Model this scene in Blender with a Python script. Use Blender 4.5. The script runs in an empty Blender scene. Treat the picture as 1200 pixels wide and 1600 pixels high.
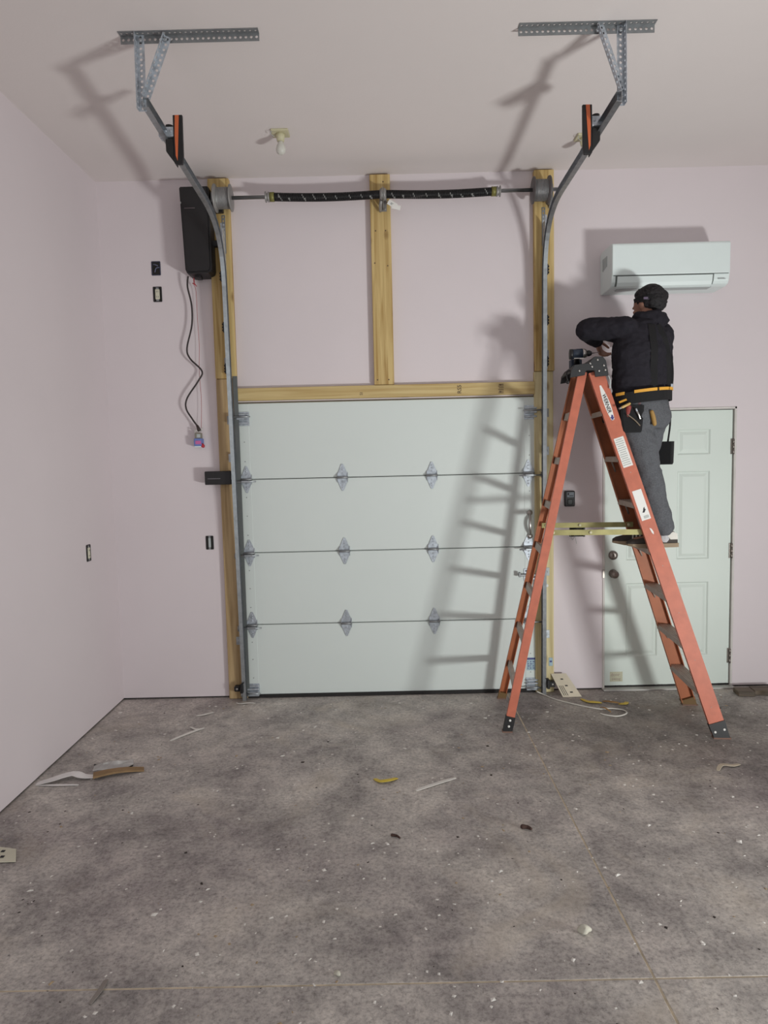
import bpy, bmesh, math, random
from mathutils import Vector as V, Matrix as M, noise as mnoise
random.seed(7)
S = bpy.context.scene
COL = S.collection
PI = math.pi
# ---------------------------------------------------------------- camera
cam = bpy.data.objects.new('camera', bpy.data.cameras.new('camera'))
COL.objects.link(cam)
def cam_matrix(pitch, roll, yaw, loc):
    Y = M.Rotation(yaw, 3, 'Z'); P = M.Rotation(pitch, 3, 'X'); R = M.Rotation(roll, 3, 'Y')
    r = Y @ P @ R                        # columns: right, forward, up
    right, fwd, up = r.col[0], r.col[1], r.col[2]
    m = M((( right.x, up.x, -fwd.x, loc[0]), (right.y, up.y, -fwd.y, loc[1]), (right.z, up.z, -fwd.z, loc[2]), (0, 0, 0, 1)))
    return m
cam.matrix_world = cam_matrix(-0.0798, 0.0232, 0.0046, (1.996, -4.914, 1.755))
cam.data.sensor_fit = 'VERTICAL'
cam.data.sensor_height = 36.0
cam.data.lens = 1055.4 / 1600 * 36.0
cam.data.clip_start = 0.05
S.camera = cam
# ---------------------------------------------------------------- world, lights, exposure
w = bpy.data.worlds.new('world'); S.world = w; w.use_nodes = True
w.node_tree.nodes['Background'].inputs[0].default_value = (0.95, 1.0, 1.0, 1)
w.node_tree.nodes['Background'].inputs[1].default_value = 1.25
ld = bpy.data.lights.new('work_lamp', 'AREA')
ld.shape = 'RECTANGLE'; ld.size = 0.64; ld.size_y = 0.27; ld.energy = 84; ld.spread = math.radians(122); ld.color = (0.965, 1.0, 0.975)
lamp = bpy.data.objects.new('work_lamp', ld); COL.objects.link(lamp)
lamp.location = (5.35, -4.1, 0.35)
lamp.rotation_euler = (V((1.3, 0.0, 3.0)) - lamp.location).to_track_quat('-Z', 'Y').to_euler()
pd = bpy.data.lights.new('world_fill_portal', 'AREA')
pd.shape = 'RECTANGLE'; pd.size = 7.0; pd.size_y = 3.7
pd.cycles.is_portal = True
portal = bpy.data.objects.new('world_fill_portal', pd); COL.objects.link(portal)  # added fill: guides the uniform world light in through the open rear
portal.location = (3.5, -6.6, 1.86); portal.rotation_euler = (PI / 2, 0, 0)
S.view_settings.view_transform = 'Standard'
S.view_settings.look = 'None'
S.view_settings.gamma = 1.0
S.view_settings.use_curve_mapping = False
S.view_settings.exposure = -0.38
try:
    S.cycles.use_denoising = True
    S.cycles.max_bounces = 8
    S.cycles.diffuse_bounces = 5
    S.cycles.sample_clamp_indirect = 6
except Exception:
    pass
# ---------------------------------------------------------------- materials
def lin(c):
    return tuple(((x / 255) / 12.92 if x / 255 <= 0.04045 else ((x / 255 + 0.055) / 1.055) ** 2.4) for x in c)
MATS = {}
def mat(name, rgb, rough=0.6, metal=0.0, var=0.06, scale=8.0, bump=0.0, bscale=60.0, spec=0.5, trans=0.0, ior=1.45):
    m = bpy.data.materials.new(name); m.use_nodes = True
    nt = m.node_tree; b = nt.nodes['Principled BSDF']
    c = lin(rgb)
    b.inputs['Roughness'].default_value = rough; b.inputs['Metallic'].default_value = metal
    b.inputs['Specular IOR Level'].default_value = spec
    if trans:
        b.inputs['Transmission Weight'].default_value = trans; b.inputs['IOR'].default_value = ior
    tc = nt.nodes.new('ShaderNodeTexCoord')
    n = nt.nodes.new('ShaderNodeTexNoise'); n.inputs['Scale'].default_value = scale; n.inputs['Detail'].default_value = 4
    nt.links.new(tc.outputs['Object'], n.inputs['Vector'])
    r = nt.nodes.new('ShaderNodeValToRGB')
    r.color_ramp.elements[0].position = 0.3; r.color_ramp.elements[1].position = 0.7
    r.color_ramp.elements[0].color = (*[x * (1 - var) for x in c], 1)
    r.color_ramp.elements[1].color = (*[min(1, x * (1 + var)) for x in c], 1)
    nt.links.new(n.outputs['Fac'], r.inputs['Fac']); nt.links.new(r.outputs['Color'], b.inputs['Base Color'])
    if bump:
        n2 = nt.nodes.new('ShaderNodeTexNoise'); n2.inputs['Scale'].default_value = bscale; n2.inputs['Detail'].default_value = 3
        nt.links.new(tc.outputs['Object'], n2.inputs['Vector'])
        bp = nt.nodes.new('ShaderNodeBump'); bp.inputs['Strength'].default_value = bump; bp.inputs['Distance'].default_value = 0.01
        nt.links.new(n2.outputs['Fac'], bp.inputs['Height']); nt.links.new(bp.outputs['Normal'], b.inputs['Normal'])
    MATS[name] = m
    return m
def wood(name, axis, light, dark, sc=1.0, grain=1.0):
    m = bpy.data.materials.new(name); m.use_nodes = True
    nt = m.node_tree; b = nt.nodes['Principled BSDF']; L = nt.links
    b.inputs['Roughness'].default_value = 0.65
    tc = nt.nodes.new('ShaderNodeTexCoord'); mp = nt.nodes.new('ShaderNodeMapping')
    st = [22.0, 22.0, 22.0]; st[axis] = 0.9
    mp.inputs['Scale'].default_value = [s * sc for s in st]
    L.new(tc.outputs['Object'], mp.inputs['Vector'])
    n = nt.nodes.new('ShaderNodeTexNoise'); n.inputs['Scale'].default_value = 1.6; n.inputs['Detail'].default_value = 5; n.inputs['Distortion'].default_value = 0.6
    L.new(mp.outputs['Vector'], n.inputs['Vector'])
    r = nt.nodes.new('ShaderNodeValToRGB')
    r.color_ramp.elements[0].position = 0.32; r.color_ramp.elements[1].position = 0.62
    r.color_ramp.elements[0].color = (*lin(dark), 1); r.color_ramp.elements[1].color = (*lin(light), 1)
    L.new(n.outputs['Fac'], r.inputs['Fac'])
    # knots: stretched spots
    mk = nt.nodes.new('ShaderNodeMapping'); sk = [9.0, 9.0, 9.0]; sk[axis] = 5.0
    mk.inputs['Scale'].default_value = sk; L.new(tc.outputs['Object'], mk.inputs['Vector'])
    vo = nt.nodes.new('ShaderNodeTexVoronoi'); vo.inputs['Scale'].default_value = 0.8; L.new(mk.outputs['Vector'], vo.inputs['Vector'])
    kr = nt.nodes.new('ShaderNodeValToRGB')
    kr.color_ramp.elements[0].position = 0.06; kr.color_ramp.elements[0].color = (0.45, 0.36, 0.26, 1)
    kr.color_ramp.elements[1].position = 0.19; kr.color_ramp.elements[1].color = (1, 1, 1, 1)
    L.new(vo.outputs['Distance'], kr.inputs['Fac'])
    mx = nt.nodes.new('ShaderNodeMix'); mx.data_type = 'RGBA'; mx.blend_type = 'MULTIPLY'; mx.inputs[0].default_value = grain
    L.new(r.outputs['Color'], mx.inputs[6]); L.new(kr.outputs['Color'], mx.inputs[7])
    L.new(mx.outputs[2], b.inputs['Base Color'])
    MATS[name] = m
    return m
WALL = mat('painted_drywall_pink', (219, 209, 212), 0.85, var=0.02, scale=1.2, bump=0.03, bscale=90, spec=0.25)
CEIL = mat('painted_ceiling', (224, 216, 214), 0.9, var=0.02, scale=1.0, bump=0.04, bscale=80, spec=0.2)
DARK = mat('dark_gap', (38, 35, 34), 0.9)
PINE_Z = wood('pine_upright', 2, (206, 180, 124), (162, 128, 70))
PINE_L = wood('pine_brownish', 2, (184, 158, 118), (152, 124, 84))
PINE_X = wood('pine_level', 0, (206, 184, 132), (182, 154, 100))
PINE_G = wood('pine_greenish', 2, (216, 202, 160), (188, 170, 122))
DOORW = mat('garage_door_white', (214, 221, 218), 0.55, var=0.012, scale=1.5, bump=0.02, bscale=120)
DOORE = mat('entry_door_white', (214, 223, 216), 0.5, var=0.015, scale=2.0)
FRAMEW = mat('frame_white', (205, 200, 196), 0.6, var=0.08, scale=9)
GALV = mat('galvanised_steel', (168, 172, 176), 0.38, 0.85, var=0.14, scale=30, bump=0.02)
GALVD = mat('galvanised_dull', (148, 150, 152), 0.5, 0.7, var=0.12, scale=25)
GALVB = mat('galvanised_bright', (184, 190, 198), 0.40, 0.5, var=0.24, scale=45)
ZINC = mat('zinc_yellow', (160, 152, 104), 0.45, 0.45, var=0.18, scale=14)
STEEL = mat('shaft_steel', (150, 152, 154), 0.3, 0.9)
CASTAL = mat('cast_aluminium', (150, 148, 146), 0.5, 0.5)
BLACKP = mat('black_plastic', (27, 25, 27), 0.5, var=0.1, scale=20)
BLACKM = mat('black_oiled_wire', (40, 39, 40), 0.45, 0.4)
RUBBER = mat('black_rubber', (36, 34, 34), 0.8)
CHALK = mat('chalk_mark', (140, 140, 138), 0.9)
ORANGEP = mat('orange_plastic', (208, 104, 62), 0.5)
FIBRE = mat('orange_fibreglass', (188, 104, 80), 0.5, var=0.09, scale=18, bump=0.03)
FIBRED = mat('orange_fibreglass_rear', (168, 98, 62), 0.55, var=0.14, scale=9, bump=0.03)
ALUT = mat('tread_aluminium', (168, 156, 146), 0.55, 0.15, var=0.12, scale=22, bump=0.05)
WHITEP = mat('white_plastic', (224, 234, 233), 0.4, var=0.01)
WHITEG = mat('white_plastic_grey', (176, 182, 182), 0.5, var=0.02)
WHITEL = mat('label_white', (228, 226, 222), 0.6, var=0.03)
INKG = mat('ink_grey', (172, 176, 172), 0.7)
INKB = mat('ink_black', (34, 32, 36), 0.7)
INKU = mat('ink_blue', (62, 58, 122), 0.6)
INKW = mat('ink_wood_stamp', (96, 78, 62), 0.8)
HOOD = mat('hoodie_black', (42, 40, 46), 0.95, var=0.12, scale=30, bump=0.25, bscale=70, spec=0.15)
TROU = mat('trouser_heather', (92, 93, 97), 0.95, var=0.22, scale=160, bump=0.2, bscale=90, spec=0.15)
SKIN = mat('skin', (150, 108, 90), 0.6, var=0.06, scale=25)
HAIR = mat('black_hair', (26, 23, 26), 0.7, var=0.25, scale=70, bump=0.7, bscale=110)
STRAP = mat('black_webbing', (15, 14, 17), 0.85, var=0.1, bump=0.2, bscale=200)
YELT = mat('yellow_trim', (222, 162, 58), 0.7)
SHOE = mat('shoe_dark', (66, 60, 56), 0.8, var=0.12, bump=0.1)
SOLE = mat('shoe_sole_tan', (148, 130, 108), 0.8)
SHOEW = mat('shoe_white', (214, 210, 202), 0.7)
SOCK = mat('sock_grey', (186, 184, 186), 0.9, bump=0.2)
DRILLB = mat('drill_blue', (40, 50, 66), 0.45)
CHROME = mat('brushed_chrome', (176, 172, 168), 0.3, 0.9)
SATIN = mat('satin_nickel', (140, 132, 126), 0.35, 0.8)
BLUEBOX = mat('blue_pvc', (106, 124, 186), 0.5)
NAVY = mat('navy_pvc', (46, 48, 72), 0.5, var=0.3, scale=60)
PINKB = mat('pink_sticker', (196, 104, 160), 0.6)
REDP = mat('red_plastic', (176, 44, 56), 0.5)
CREAM = mat('cream_plastic', (208, 204, 184), 0.5)
IVORY = mat('ivory_porcelain', (196, 190, 158), 0.5)
BULBG = mat('bulb_glass', (240, 240, 236), 0.05, trans=0.85)
BULBW = mat('bulb_base', (206, 204, 196), 0.4)
PANELW = mat('painted_steel_beige', (206, 196, 176), 0.6, var=0.06, scale=14)
YELS = mat('yellow_strap', (208, 180, 66), 0.6, var=0.1, scale=25)
BROWN = mat('brown_strap', (150, 112, 62), 0.7, var=0.15, scale=25)
CARD = mat('brown_board', (146, 118, 84), 0.85, var=0.14, scale=20)
PLASTW = mat('white_film', (234, 231, 229), 0.5, var=0.06, scale=18)
CABLE = mat('cable_white', (202, 198, 190), 0.5)
PAPERS = mat('paper_scrap', (226, 222, 216), 0.9, var=0.08)
STONE = mat('plaster_lump', (196, 192, 178), 0.95, var=0.1, scale=40, bump=0.4)
WOODB = wood('weathered_wood', 0, (112, 98, 82), (78, 68, 58))
STICK = mat('yellowed_sticker', (196, 194, 170), 0.7, var=0.06, scale=40)
LBLUE = mat('label_blue', (160, 184, 196), 0.6, var=0.1, scale=40)
SCREEN = mat('lcd_grey', (120, 128, 136), 0.25)
# concrete
def concrete():
    m = bpy.data.materials.new('concrete_slab'); m.use_nodes = True
    nt = m.node_tree; L = nt.links; b = nt.nodes['Principled BSDF']
    b.inputs['Roughness'].default_value = 0.75; b.inputs['Specular IOR Level'].default_value = 0.25
    tc = nt.nodes.new('ShaderNodeTexCoord')
    def nz(scale, det, dist=0.0, rough=0.6):
        n = nt.nodes.new('ShaderNodeTexNoise'); n.inputs['Scale'].default_value = scale; n.inputs['Detail'].default_value = det
        n.inputs['Roughness'].default_value = rough; n.inputs['Distortion'].default_value = dist
        L.new(tc.outputs['Object'], n.inputs['Vector']); return n
    def ramp(n, stops):
        r = nt.nodes.new('ShaderNodeValToRGB'); e = r.color_ramp.elements
        while len(e) < len(stops): e.new(0.5)
        for i, (p, c) in enumerate(stops):
            e[i].position = p; e[i].color = (*c, 1)
        L.new(n.outputs['Fac'], r.inputs['Fac']); return r
    def mix(a, bb, mode, f=1.0):
        x = nt.nodes.new('ShaderNodeMix'); x.data_type = 'RGBA'; x.blend_type = mode; x.inputs[0].default_value = f
        L.new(a, x.inputs[6]); L.new(bb, x.inputs[7]); return x.outputs[2]
    base = ramp(nz(2.6, 10, 0.15, 0.74), [(0.30, lin((138, 133, 131))), (0.5, lin((190, 184, 179))), (0.70, lin((226, 219, 211)))])
    big = ramp(nz(0.8, 5, 0.2, 0.6), [(0.34, (0.70, 0.67, 0.70)), (0.55, (1, 1, 1))])
    med = ramp(nz(7, 8, 0.2, 0.8), [(0.32, (0.72, 0.71, 0.72)), (0.50, (1, 1, 1)), (0.72, (1.08, 1.07, 1.05))])
    fine = ramp(nz(55, 6, 0.0, 0.8), [(0.34, (0.55, 0.54, 0.54)), (0.52, (1.0, 1.0, 1.0)), (0.72, (1.2, 1.19, 1.17))])
    tan = ramp(nz(1.6, 6, 1.0), [(0.56, (0, 0, 0)), (0.78, (0.55, 0.55, 0.55))])
    c = mix(base.outputs[0], big.outputs[0], 'MULTIPLY'); c = mix(c, med.outputs[0], 'MULTIPLY'); c = mix(c, fine.outputs[0], 'MULTIPLY')
    x = nt.nodes.new('ShaderNodeMix'); x.data_type = 'RGBA'; L.new(tan.outputs[0], x.inputs[0]); L.new(c, x.inputs[6]); x.inputs[7].default_value = (*lin((200, 188, 172)), 1)
    # dirt and painted-in shade round the doors: a soft-edged blotch broken up by noise
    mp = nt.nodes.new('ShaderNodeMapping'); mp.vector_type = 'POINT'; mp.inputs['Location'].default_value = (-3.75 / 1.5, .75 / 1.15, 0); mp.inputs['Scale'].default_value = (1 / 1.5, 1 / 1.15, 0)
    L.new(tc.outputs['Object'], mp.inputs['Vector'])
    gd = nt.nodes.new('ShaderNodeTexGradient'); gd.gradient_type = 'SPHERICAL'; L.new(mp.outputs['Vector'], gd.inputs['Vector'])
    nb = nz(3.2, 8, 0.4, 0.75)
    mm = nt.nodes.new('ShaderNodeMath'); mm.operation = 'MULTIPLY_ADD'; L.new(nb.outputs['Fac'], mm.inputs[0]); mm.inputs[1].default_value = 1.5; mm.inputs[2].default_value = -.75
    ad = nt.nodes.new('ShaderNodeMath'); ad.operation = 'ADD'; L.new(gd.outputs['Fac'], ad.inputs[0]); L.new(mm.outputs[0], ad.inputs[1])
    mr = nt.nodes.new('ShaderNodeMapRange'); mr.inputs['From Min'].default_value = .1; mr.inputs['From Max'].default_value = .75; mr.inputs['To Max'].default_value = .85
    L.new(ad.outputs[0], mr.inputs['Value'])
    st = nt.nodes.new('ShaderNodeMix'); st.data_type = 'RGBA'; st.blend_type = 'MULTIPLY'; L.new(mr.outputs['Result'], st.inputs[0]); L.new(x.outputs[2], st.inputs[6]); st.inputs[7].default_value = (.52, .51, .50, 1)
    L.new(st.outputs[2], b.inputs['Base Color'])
    bp = nt.nodes.new('ShaderNodeBump'); bp.inputs['Strength'].default_value = 0.25; bp.inputs['Distance'].default_value = 0.004
    L.new(nz(40, 6).outputs['Fac'], bp.inputs['Height']); L.new(bp.outputs['Normal'], b.inputs['Normal'])
    return m
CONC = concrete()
JOINT = mat('joint_dust', (196, 182, 160), 0.95, var=0.25, scale=20)
# ---------------------------------------------------------------- helpers
WM = {}                                   # world matrix of every object made here
def new_bm():
    return bmesh.new()
def xf(vs, m):
    for v in vs: v.co = m @ v.co
def add_box(bm, lo, hi, bevel=0.0, rot=None, seg=1):
    c = (V(lo) + V(hi)) / 2; s = V(hi) - V(lo)
    t = bmesh.new()
    bmesh.ops.create_cube(t, size=1)
    for v in t.verts: v.co = V((v.co.x * s.x, v.co.y * s.y, v.co.z * s.z))
    if bevel: bmesh.ops.bevel(t, geom=t.edges[:], offset=bevel, segments=seg, affect='EDGES')
    mm = M.Translation(c) @ (rot.to_4x4() if rot else M.Identity(4))
    merge(bm, t, mm)
def merge(bm, t, mm=None, mi=None):
    vm = {}
    for v in t.verts: vm[v] = bm.verts.new(mm @ v.co if mm else v.co)
    for f in t.faces:
        try:
            nf = bm.faces.new([vm[v] for v in f.verts]); nf.smooth = f.smooth; nf.material_index = f.material_index if mi is None else mi
        except ValueError: pass
    t.free()
def frame_dir(d, up=None):
    d = V(d).normalized(); up = V(up) if up else (V((0, 0, 1)) if abs(d.z) < 0.95 else V((1, 0, 0)))
    x = up.cross(d)
    x.normalize(); y = d.cross(x)
    return x, y, d
def add_cyl(bm, a, b, r, r2=None, seg=16, caps=True, smooth=True):
    a, b = V(a), V(b); r2 = r if r2 is None else r2
    x, y, d = frame_dir(b - a)
    A = [bm.verts.new(a + (x * math.cos(t) + y * math.sin(t)) * r) for t in [2 * PI * i / seg for i in range(seg)]]
    B = [bm.verts.new(b + (x * math.cos(t) + y * math.sin(t)) * r2) for t in [2 * PI * i / seg for i in range(seg)]]
    for i in range(seg):
        f = bm.faces.new((A[i], A[(i + 1) % seg], B[(i + 1) % seg], B[i])); f.smooth = smooth
    if caps:
        bm.faces.new(A[::-1]); bm.faces.new(B)
def add_lathe(bm, o, axis, prof, seg=20, smooth=True):
    """prof: list of (distance along axis, radius)"""
    x, y, d = frame_dir(axis); o = V(o); rings = []
    for h, r in prof:
        rings.append([bm.verts.new(o + d * h + (x * math.cos(2 * PI * i / seg) + y * math.sin(2 * PI * i / seg)) * max(r, 1e-4)) for i in range(seg)])
    for p, q in zip(rings, rings[1:]):
        for i in range(seg):
            f = bm.faces.new((p[i], p[(i + 1) % seg], q[(i + 1) % seg], q[i])); f.smooth = smooth
    bm.faces.new(rings[0][::-1]); bm.faces.new(rings[-1])
def smooth_path(pts, n=6):
    pts = [V(p) for p in pts]; out = []
    for i in range(len(pts) - 1):
        p0 = pts[max(i - 1, 0)]; p1 = pts[i]; p2 = pts[i + 1]; p3 = pts[min(i + 2, len(pts) - 1)]
        for k in range(n):
            t = k / n
            out.append(0.5 * ((2 * p1) + (p2 - p0) * t + (2 * p0 - 5 * p1 + 4 * p2 - p3) * t * t + (3 * p1 - p0 - 3 * p2 + p3) * t ** 3))
    out.append(pts[-1]); return out
def add_tube(bm, pts, r, seg=8, n=6, r_end=None):
    P = smooth_path(pts, n) if n > 1 else [V(p) for p in pts]
    rings = []; x = None
    for i, p in enumerate(P):
        d = (P[min(i + 1, len(P) - 1)] - P[max(i - 1, 0)]).normalized()
        if x is None: x, y, _ = frame_dir(d)
        else:
            x = (x - d * x.dot(d)).normalized(); y = d.cross(x)
        rr = r if r_end is None else r + (r_end - r) * i / (len(P) - 1)
        rings.append([bm.verts.new(p + (x * math.cos(2 * PI * k / seg) + y * math.sin(2 * PI * k / seg)) * rr) for k in range(seg)])
    for p, q in zip(rings, rings[1:]):
        for k in range(seg):
            f = bm.faces.new((p[k], p[(k + 1) % seg], q[(k + 1) % seg], q[k])); f.smooth = True
    bm.faces.new(rings[0][::-1]); bm.faces.new(rings[-1])
def add_prism(bm, poly, d, bevel=0.0):
    """poly: 3D points of a planar outline, d: extrusion vector"""
    t = bmesh.new(); d = V(d)
    A = [t.verts.new(V(p)) for p in poly]; B = [t.verts.new(V(p) + d) for p in poly]
    n = len(A)
    t.faces.new(A[::-1]); t.faces.new(B)
    for i in range(n): t.faces.new((A[i], A[(i + 1) % n], B[(i + 1) % n], B[i]))
    bmesh.ops.recalc_face_normals(t, faces=t.faces[:])
    if bevel: bmesh.ops.bevel(t, geom=t.edges[:], offset=bevel, segments=1, affect='EDGES')
    merge(bm, t)
def add_sweep(bm, prof, P, X, closed=True):
    """prof: closed outline (u,v); u along the fixed vector X, v along tangent x X"""
    X = V(X).normalized(); rings = []
    for i, p in enumerate(P):
        p = V(p); d = (V(P[min(i + 1, len(P) - 1)]) - V(P[max(i - 1, 0)])).normalized()
        xx = (X - d * X.dot(d)).normalized(); yy = d.cross(xx)
        rings.append([bm.verts.new(p + xx * u + yy * v) for u, v in prof])
    n = len(prof)
    for p, q in zip(rings, rings[1:]):
        for k in range(n): bm.faces.new((p[k], p[(k + 1) % n], q[(k + 1) % n], q[k]))
    bm.faces.new(rings[0][::-1]); bm.faces.new(rings[-1])
    bmesh.ops.recalc_face_normals(bm, faces=bm.faces[:])
def add_plate_holes(bm, o, a, b, length, width, th, pitch=0.025, hole=0.0066):
    """a perforated flat bar from o along a (length), b (width)"""
    a, b = V(a).normalized(), V(b).normalized(); o = V(o); n = max(1, round(length / pitch)); pc = length / n
    nn = a.cross(b).normalized()
    t = bmesh.new()
    for i in range(n):
        cx = (i + 0.5) * pc; cy = width / 2
        outer = [(cx - pc / 2, 0), (cx, 0), (cx + pc / 2, 0), (cx + pc / 2, cy), (cx + pc / 2, width), (cx, width), (cx - pc / 2, width), (cx - pc / 2, cy)]
        inner = [(cx + hole * math.cos(q), cy + hole * math.sin(q)) for q in [-3 * PI / 4 + k * PI / 4 for k in range(8)]]
        rows = []
        for z in (0, th):
            rows.append(([t.verts.new(o + a * u + b * v + nn * z) for u, v in outer], [t.verts.new(o + a * u + b * v + nn * z) for u, v in inner]))
        for k in range(8):
            j = (k + 1) % 8
            t.faces.new((rows[1][0][k], rows[1][0][j], rows[1][1][j], rows[1][1][k]))
            t.faces.new((rows[0][0][j], rows[0][0][k], rows[0][1][k], rows[0][1][j]))
            t.faces.new((rows[0][1][k], rows[1][1][k], rows[1][1][j], rows[0][1][j]))
            if k in (0, 1, 4, 5) or (i == 0 and k in (6, 7)) or (i == n - 1 and k in (2, 3)):
                t.faces.new((rows[0][0][k], rows[0][0][j], rows[1][0][j], rows[1][0][k]))
    bmesh.ops.remove_doubles(t, verts=t.verts[:], dist=1e-5)
    merge(bm, t)
def add_angle(bm, a, b, d1, d2, wd=0.032, th=0.0028, pitch=0.025):
    a, b = V(a), V(b); L = (b - a).length
    add_plate_holes(bm, a, b - a, d1, L, wd, th, pitch)
    add_plate_holes(bm, a, b - a, d2, L, wd, th, pitch)
def add_ball(bm, c, r, rot=None, sub=2, smooth=True):
    t = bmesh.new(); bmesh.ops.create_icosphere(t, subdivisions=sub, radius=1)
    r = V(r) if not isinstance(r, (int, float)) else V((r, r, r))
    for v in t.verts: v.co = V((v.co.x * r.x, v.co.y * r.y, v.co.z * r.z))
    for f in t.faces: f.smooth = smooth
    merge(bm, t, M.Translation(V(c)) @ (rot.to_4x4() if rot else M.Identity(4)))
def add_loft(bm, rings, seg=20, cap=True):
    """rings: (centre, right-vector*rx, front-vector*ry)"""
    RR = []
    for c, rx, ry in rings:
        RR.append([bm.verts.new(V(c) + V(rx) * math.cos(2 * PI * i / seg) + V(ry) * math.sin(2 * PI * i / seg)) for i in range(seg)])
    for p, q in zip(RR, RR[1:]):
        for i in range(seg):
            f = bm.faces.new((p[i], p[(i + 1) % seg], q[(i + 1) % seg], q[i])); f.smooth = True
    if cap:
        bm.faces.new(RR[0][::-1]); bm.faces.new(RR[-1])
    bmesh.ops.recalc_face_normals(bm, faces=bm.faces[:])
def add_limb(bm, pts, rad, seg=14, n=4):
    """tapered rounded limb through pts, closed with balls"""
    P = smooth_path(pts, n); k = (len(pts) - 1) * n
    R = []
    for i in range(len(P)):
        t = i / n; j = min(int(t), len(pts) - 2); f = t - j; f = f * f * (3 - 2 * f)
        R.append(rad[j] * (1 - f) + rad[j + 1] * f)
    t = bmesh.new(); x = None; rings = []
    for i, p in enumerate(P):
        d = (P[min(i + 1, len(P) - 1)] - P[max(i - 1, 0)]).normalized()
        if x is None: x, y, _ = frame_dir(d)
        else: x = (x - d * x.dot(d)).normalized(); y = d.cross(x)
        rings.append([t.verts.new(p + (x * math.cos(2 * PI * q / seg) + y * math.sin(2 * PI * q / seg)) * R[i]) for q in range(seg)])
    for p, q in zip(rings, rings[1:]):
        for i in range(seg): t.faces.new((p[i], p[(i + 1) % seg], q[(i + 1) % seg], q[i]))
    t.faces.new(rings[0][::-1]); t.faces.new(rings[-1])
    bmesh.ops.recalc_face_normals(t, faces=t.faces[:])
    merge(bm, t)
    add_ball(bm, P[0], R[0] * 0.99); add_ball(bm, P[-1], R[-1] * 0.99)
def finish(name, me, mats, parent):
    o = bpy.data.objects.new(name, me); COL.objects.link(o)
    for m in (mats if isinstance(mats, (list, tuple)) else [mats]): me.materials.append(m)
    if parent is not None:
        me.transform(WM[parent.name].inverted()); o.parent = parent; WM[o.name] = WM[parent.name]
    else: WM[o.name] = M.Identity(4)
    return o
def split_pieces(bm):
    """groups of loose islands that lie clearly apart"""
    bm.verts.ensure_lookup_table(); seen = set(); isl = []
    for v in bm.verts:
        if v.index in seen: continue
        st, vs = [v], []
        seen.add(v.index)
        while st:
            a = st.pop(); vs.append(a)
            for e in a.link_edges:
                b = e.other_vert(a)
                if b.index not in seen: seen.add(b.index); st.append(b)
        isl.append(vs)
    if len(isl) < 2 or len(isl) > 400: return None
    bx = [([min(v.co[k] for v in q) for k in range(3)], [max(v.co[k] for v in q) for k in range(3)]) for q in isl]
    sz = [max(h[k] - l[k] for k in range(3)) for l, h in bx]
    par = list(range(len(isl)))
    def root(i):
        while par[i] != i: i = par[i]
        return i
    for i in range(len(isl)):
        for j in range(i):
            g = math.sqrt(sum(max(0, bx[i][0][k] - bx[j][1][k], bx[j][0][k] - bx[i][1][k]) ** 2 for k in range(3)))
            if g <= max(.02, .5 * max(sz[i], sz[j])): par[root(i)] = root(j)
    gr = {}
    for i in range(len(isl)): gr.setdefault(root(i), []).extend(isl[i])
    return list(gr.values()) if len(gr) > 1 else None
def obj(name, bm, mats, parent=None, origin=None):
    bm.verts.index_update()
    gs = split_pieces(bm) if parent is not None else None
    if gs:
        first = None
        for g in gs:
            nb = bmesh.new(); vm = {v: nb.verts.new(v.co) for v in g}
            for f in bm.faces:
                if f.verts[0] in vm:
                    nf = nb.faces.new([vm[v] for v in f.verts]); nf.smooth = f.smooth; nf.material_index = f.material_index
            o = obj1(name, nb, mats, parent, origin); first = first or o
        bm.free(); return first
    return obj1(name, bm, mats, parent, origin)
def obj1(name, bm, mats, parent=None, origin=None):
    bmesh.ops.recalc_face_normals(bm, faces=bm.faces[:])
    me = bpy.data.meshes.new(name); bm.to_mesh(me); bm.free()
    o = finish(name, me, mats, parent)
    if origin is not None and parent is None:
        me.transform(M.Translation(-V(origin))); o.location = origin; WM[o.name] = M.Translation(V(origin))
    return o
def bbox_base(o):
    pass
def thing(name, loc, label, cat, group=None):
    o = bpy.data.objects.new(name, None); COL.objects.link(o); o.location = loc; o.empty_display_size = 0.1
    WM[o.name] = M.Translation(V(loc)); return tag(o, label, cat, group)
def tag(o, label, cat=None, group=None, kind=None):
    o['label'] = label
    if cat: o['category'] = cat
    if group: o['group'] = group
    if kind: o['kind'] = kind
    return o
def struct(name, bm, mats, label=None, parent=None):
    o = obj(name, bm, mats, parent)
    if parent is None: o['kind'] = 'structure'
    if label: o['label'] = label
    return o
def remeshed(name, bm, mats, parent, vox=0.008, smooth=4, wr=0.0, wrs=9.0, keep=None):
    """melt overlapping closed pieces into one continuous skin"""
    bmesh.ops.recalc_face_normals(bm, faces=bm.faces[:])
    me = bpy.data.meshes.new('tmp'); bm.to_mesh(me); bm.free()
    t = bpy.data.objects.new('tmp', me); COL.objects.link(t)
    r = t.modifiers.new('r', 'REMESH'); r.mode = 'VOXEL'; r.voxel_size = vox; r.use_smooth_shade = True
    s = t.modifiers.new('s', 'SMOOTH'); s.factor = 0.5; s.iterations = smooth
    dg = bpy.context.evaluated_depsgraph_get()
    m2 = bpy.data.meshes.new_from_object(t.evaluated_get(dg)); m2.name = name
    bpy.data.objects.remove(t); bpy.data.meshes.remove(me)
    if wr:
        ns = [v.normal.copy() for v in m2.vertices]
        for v, n in zip(m2.vertices, ns):
            q = V((v.co.x * wrs, v.co.y * wrs, v.co.z * wrs * 1.5))
            k = mnoise.noise(q) + 0.5 * mnoise.noise(q * 2.3)
            v.co += n * wr * (1 - 2 * abs(k))
    for p in m2.polygons: p.use_smooth = True
    m2.materials.clear()
    return finish(name, m2, mats, parent)
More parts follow.
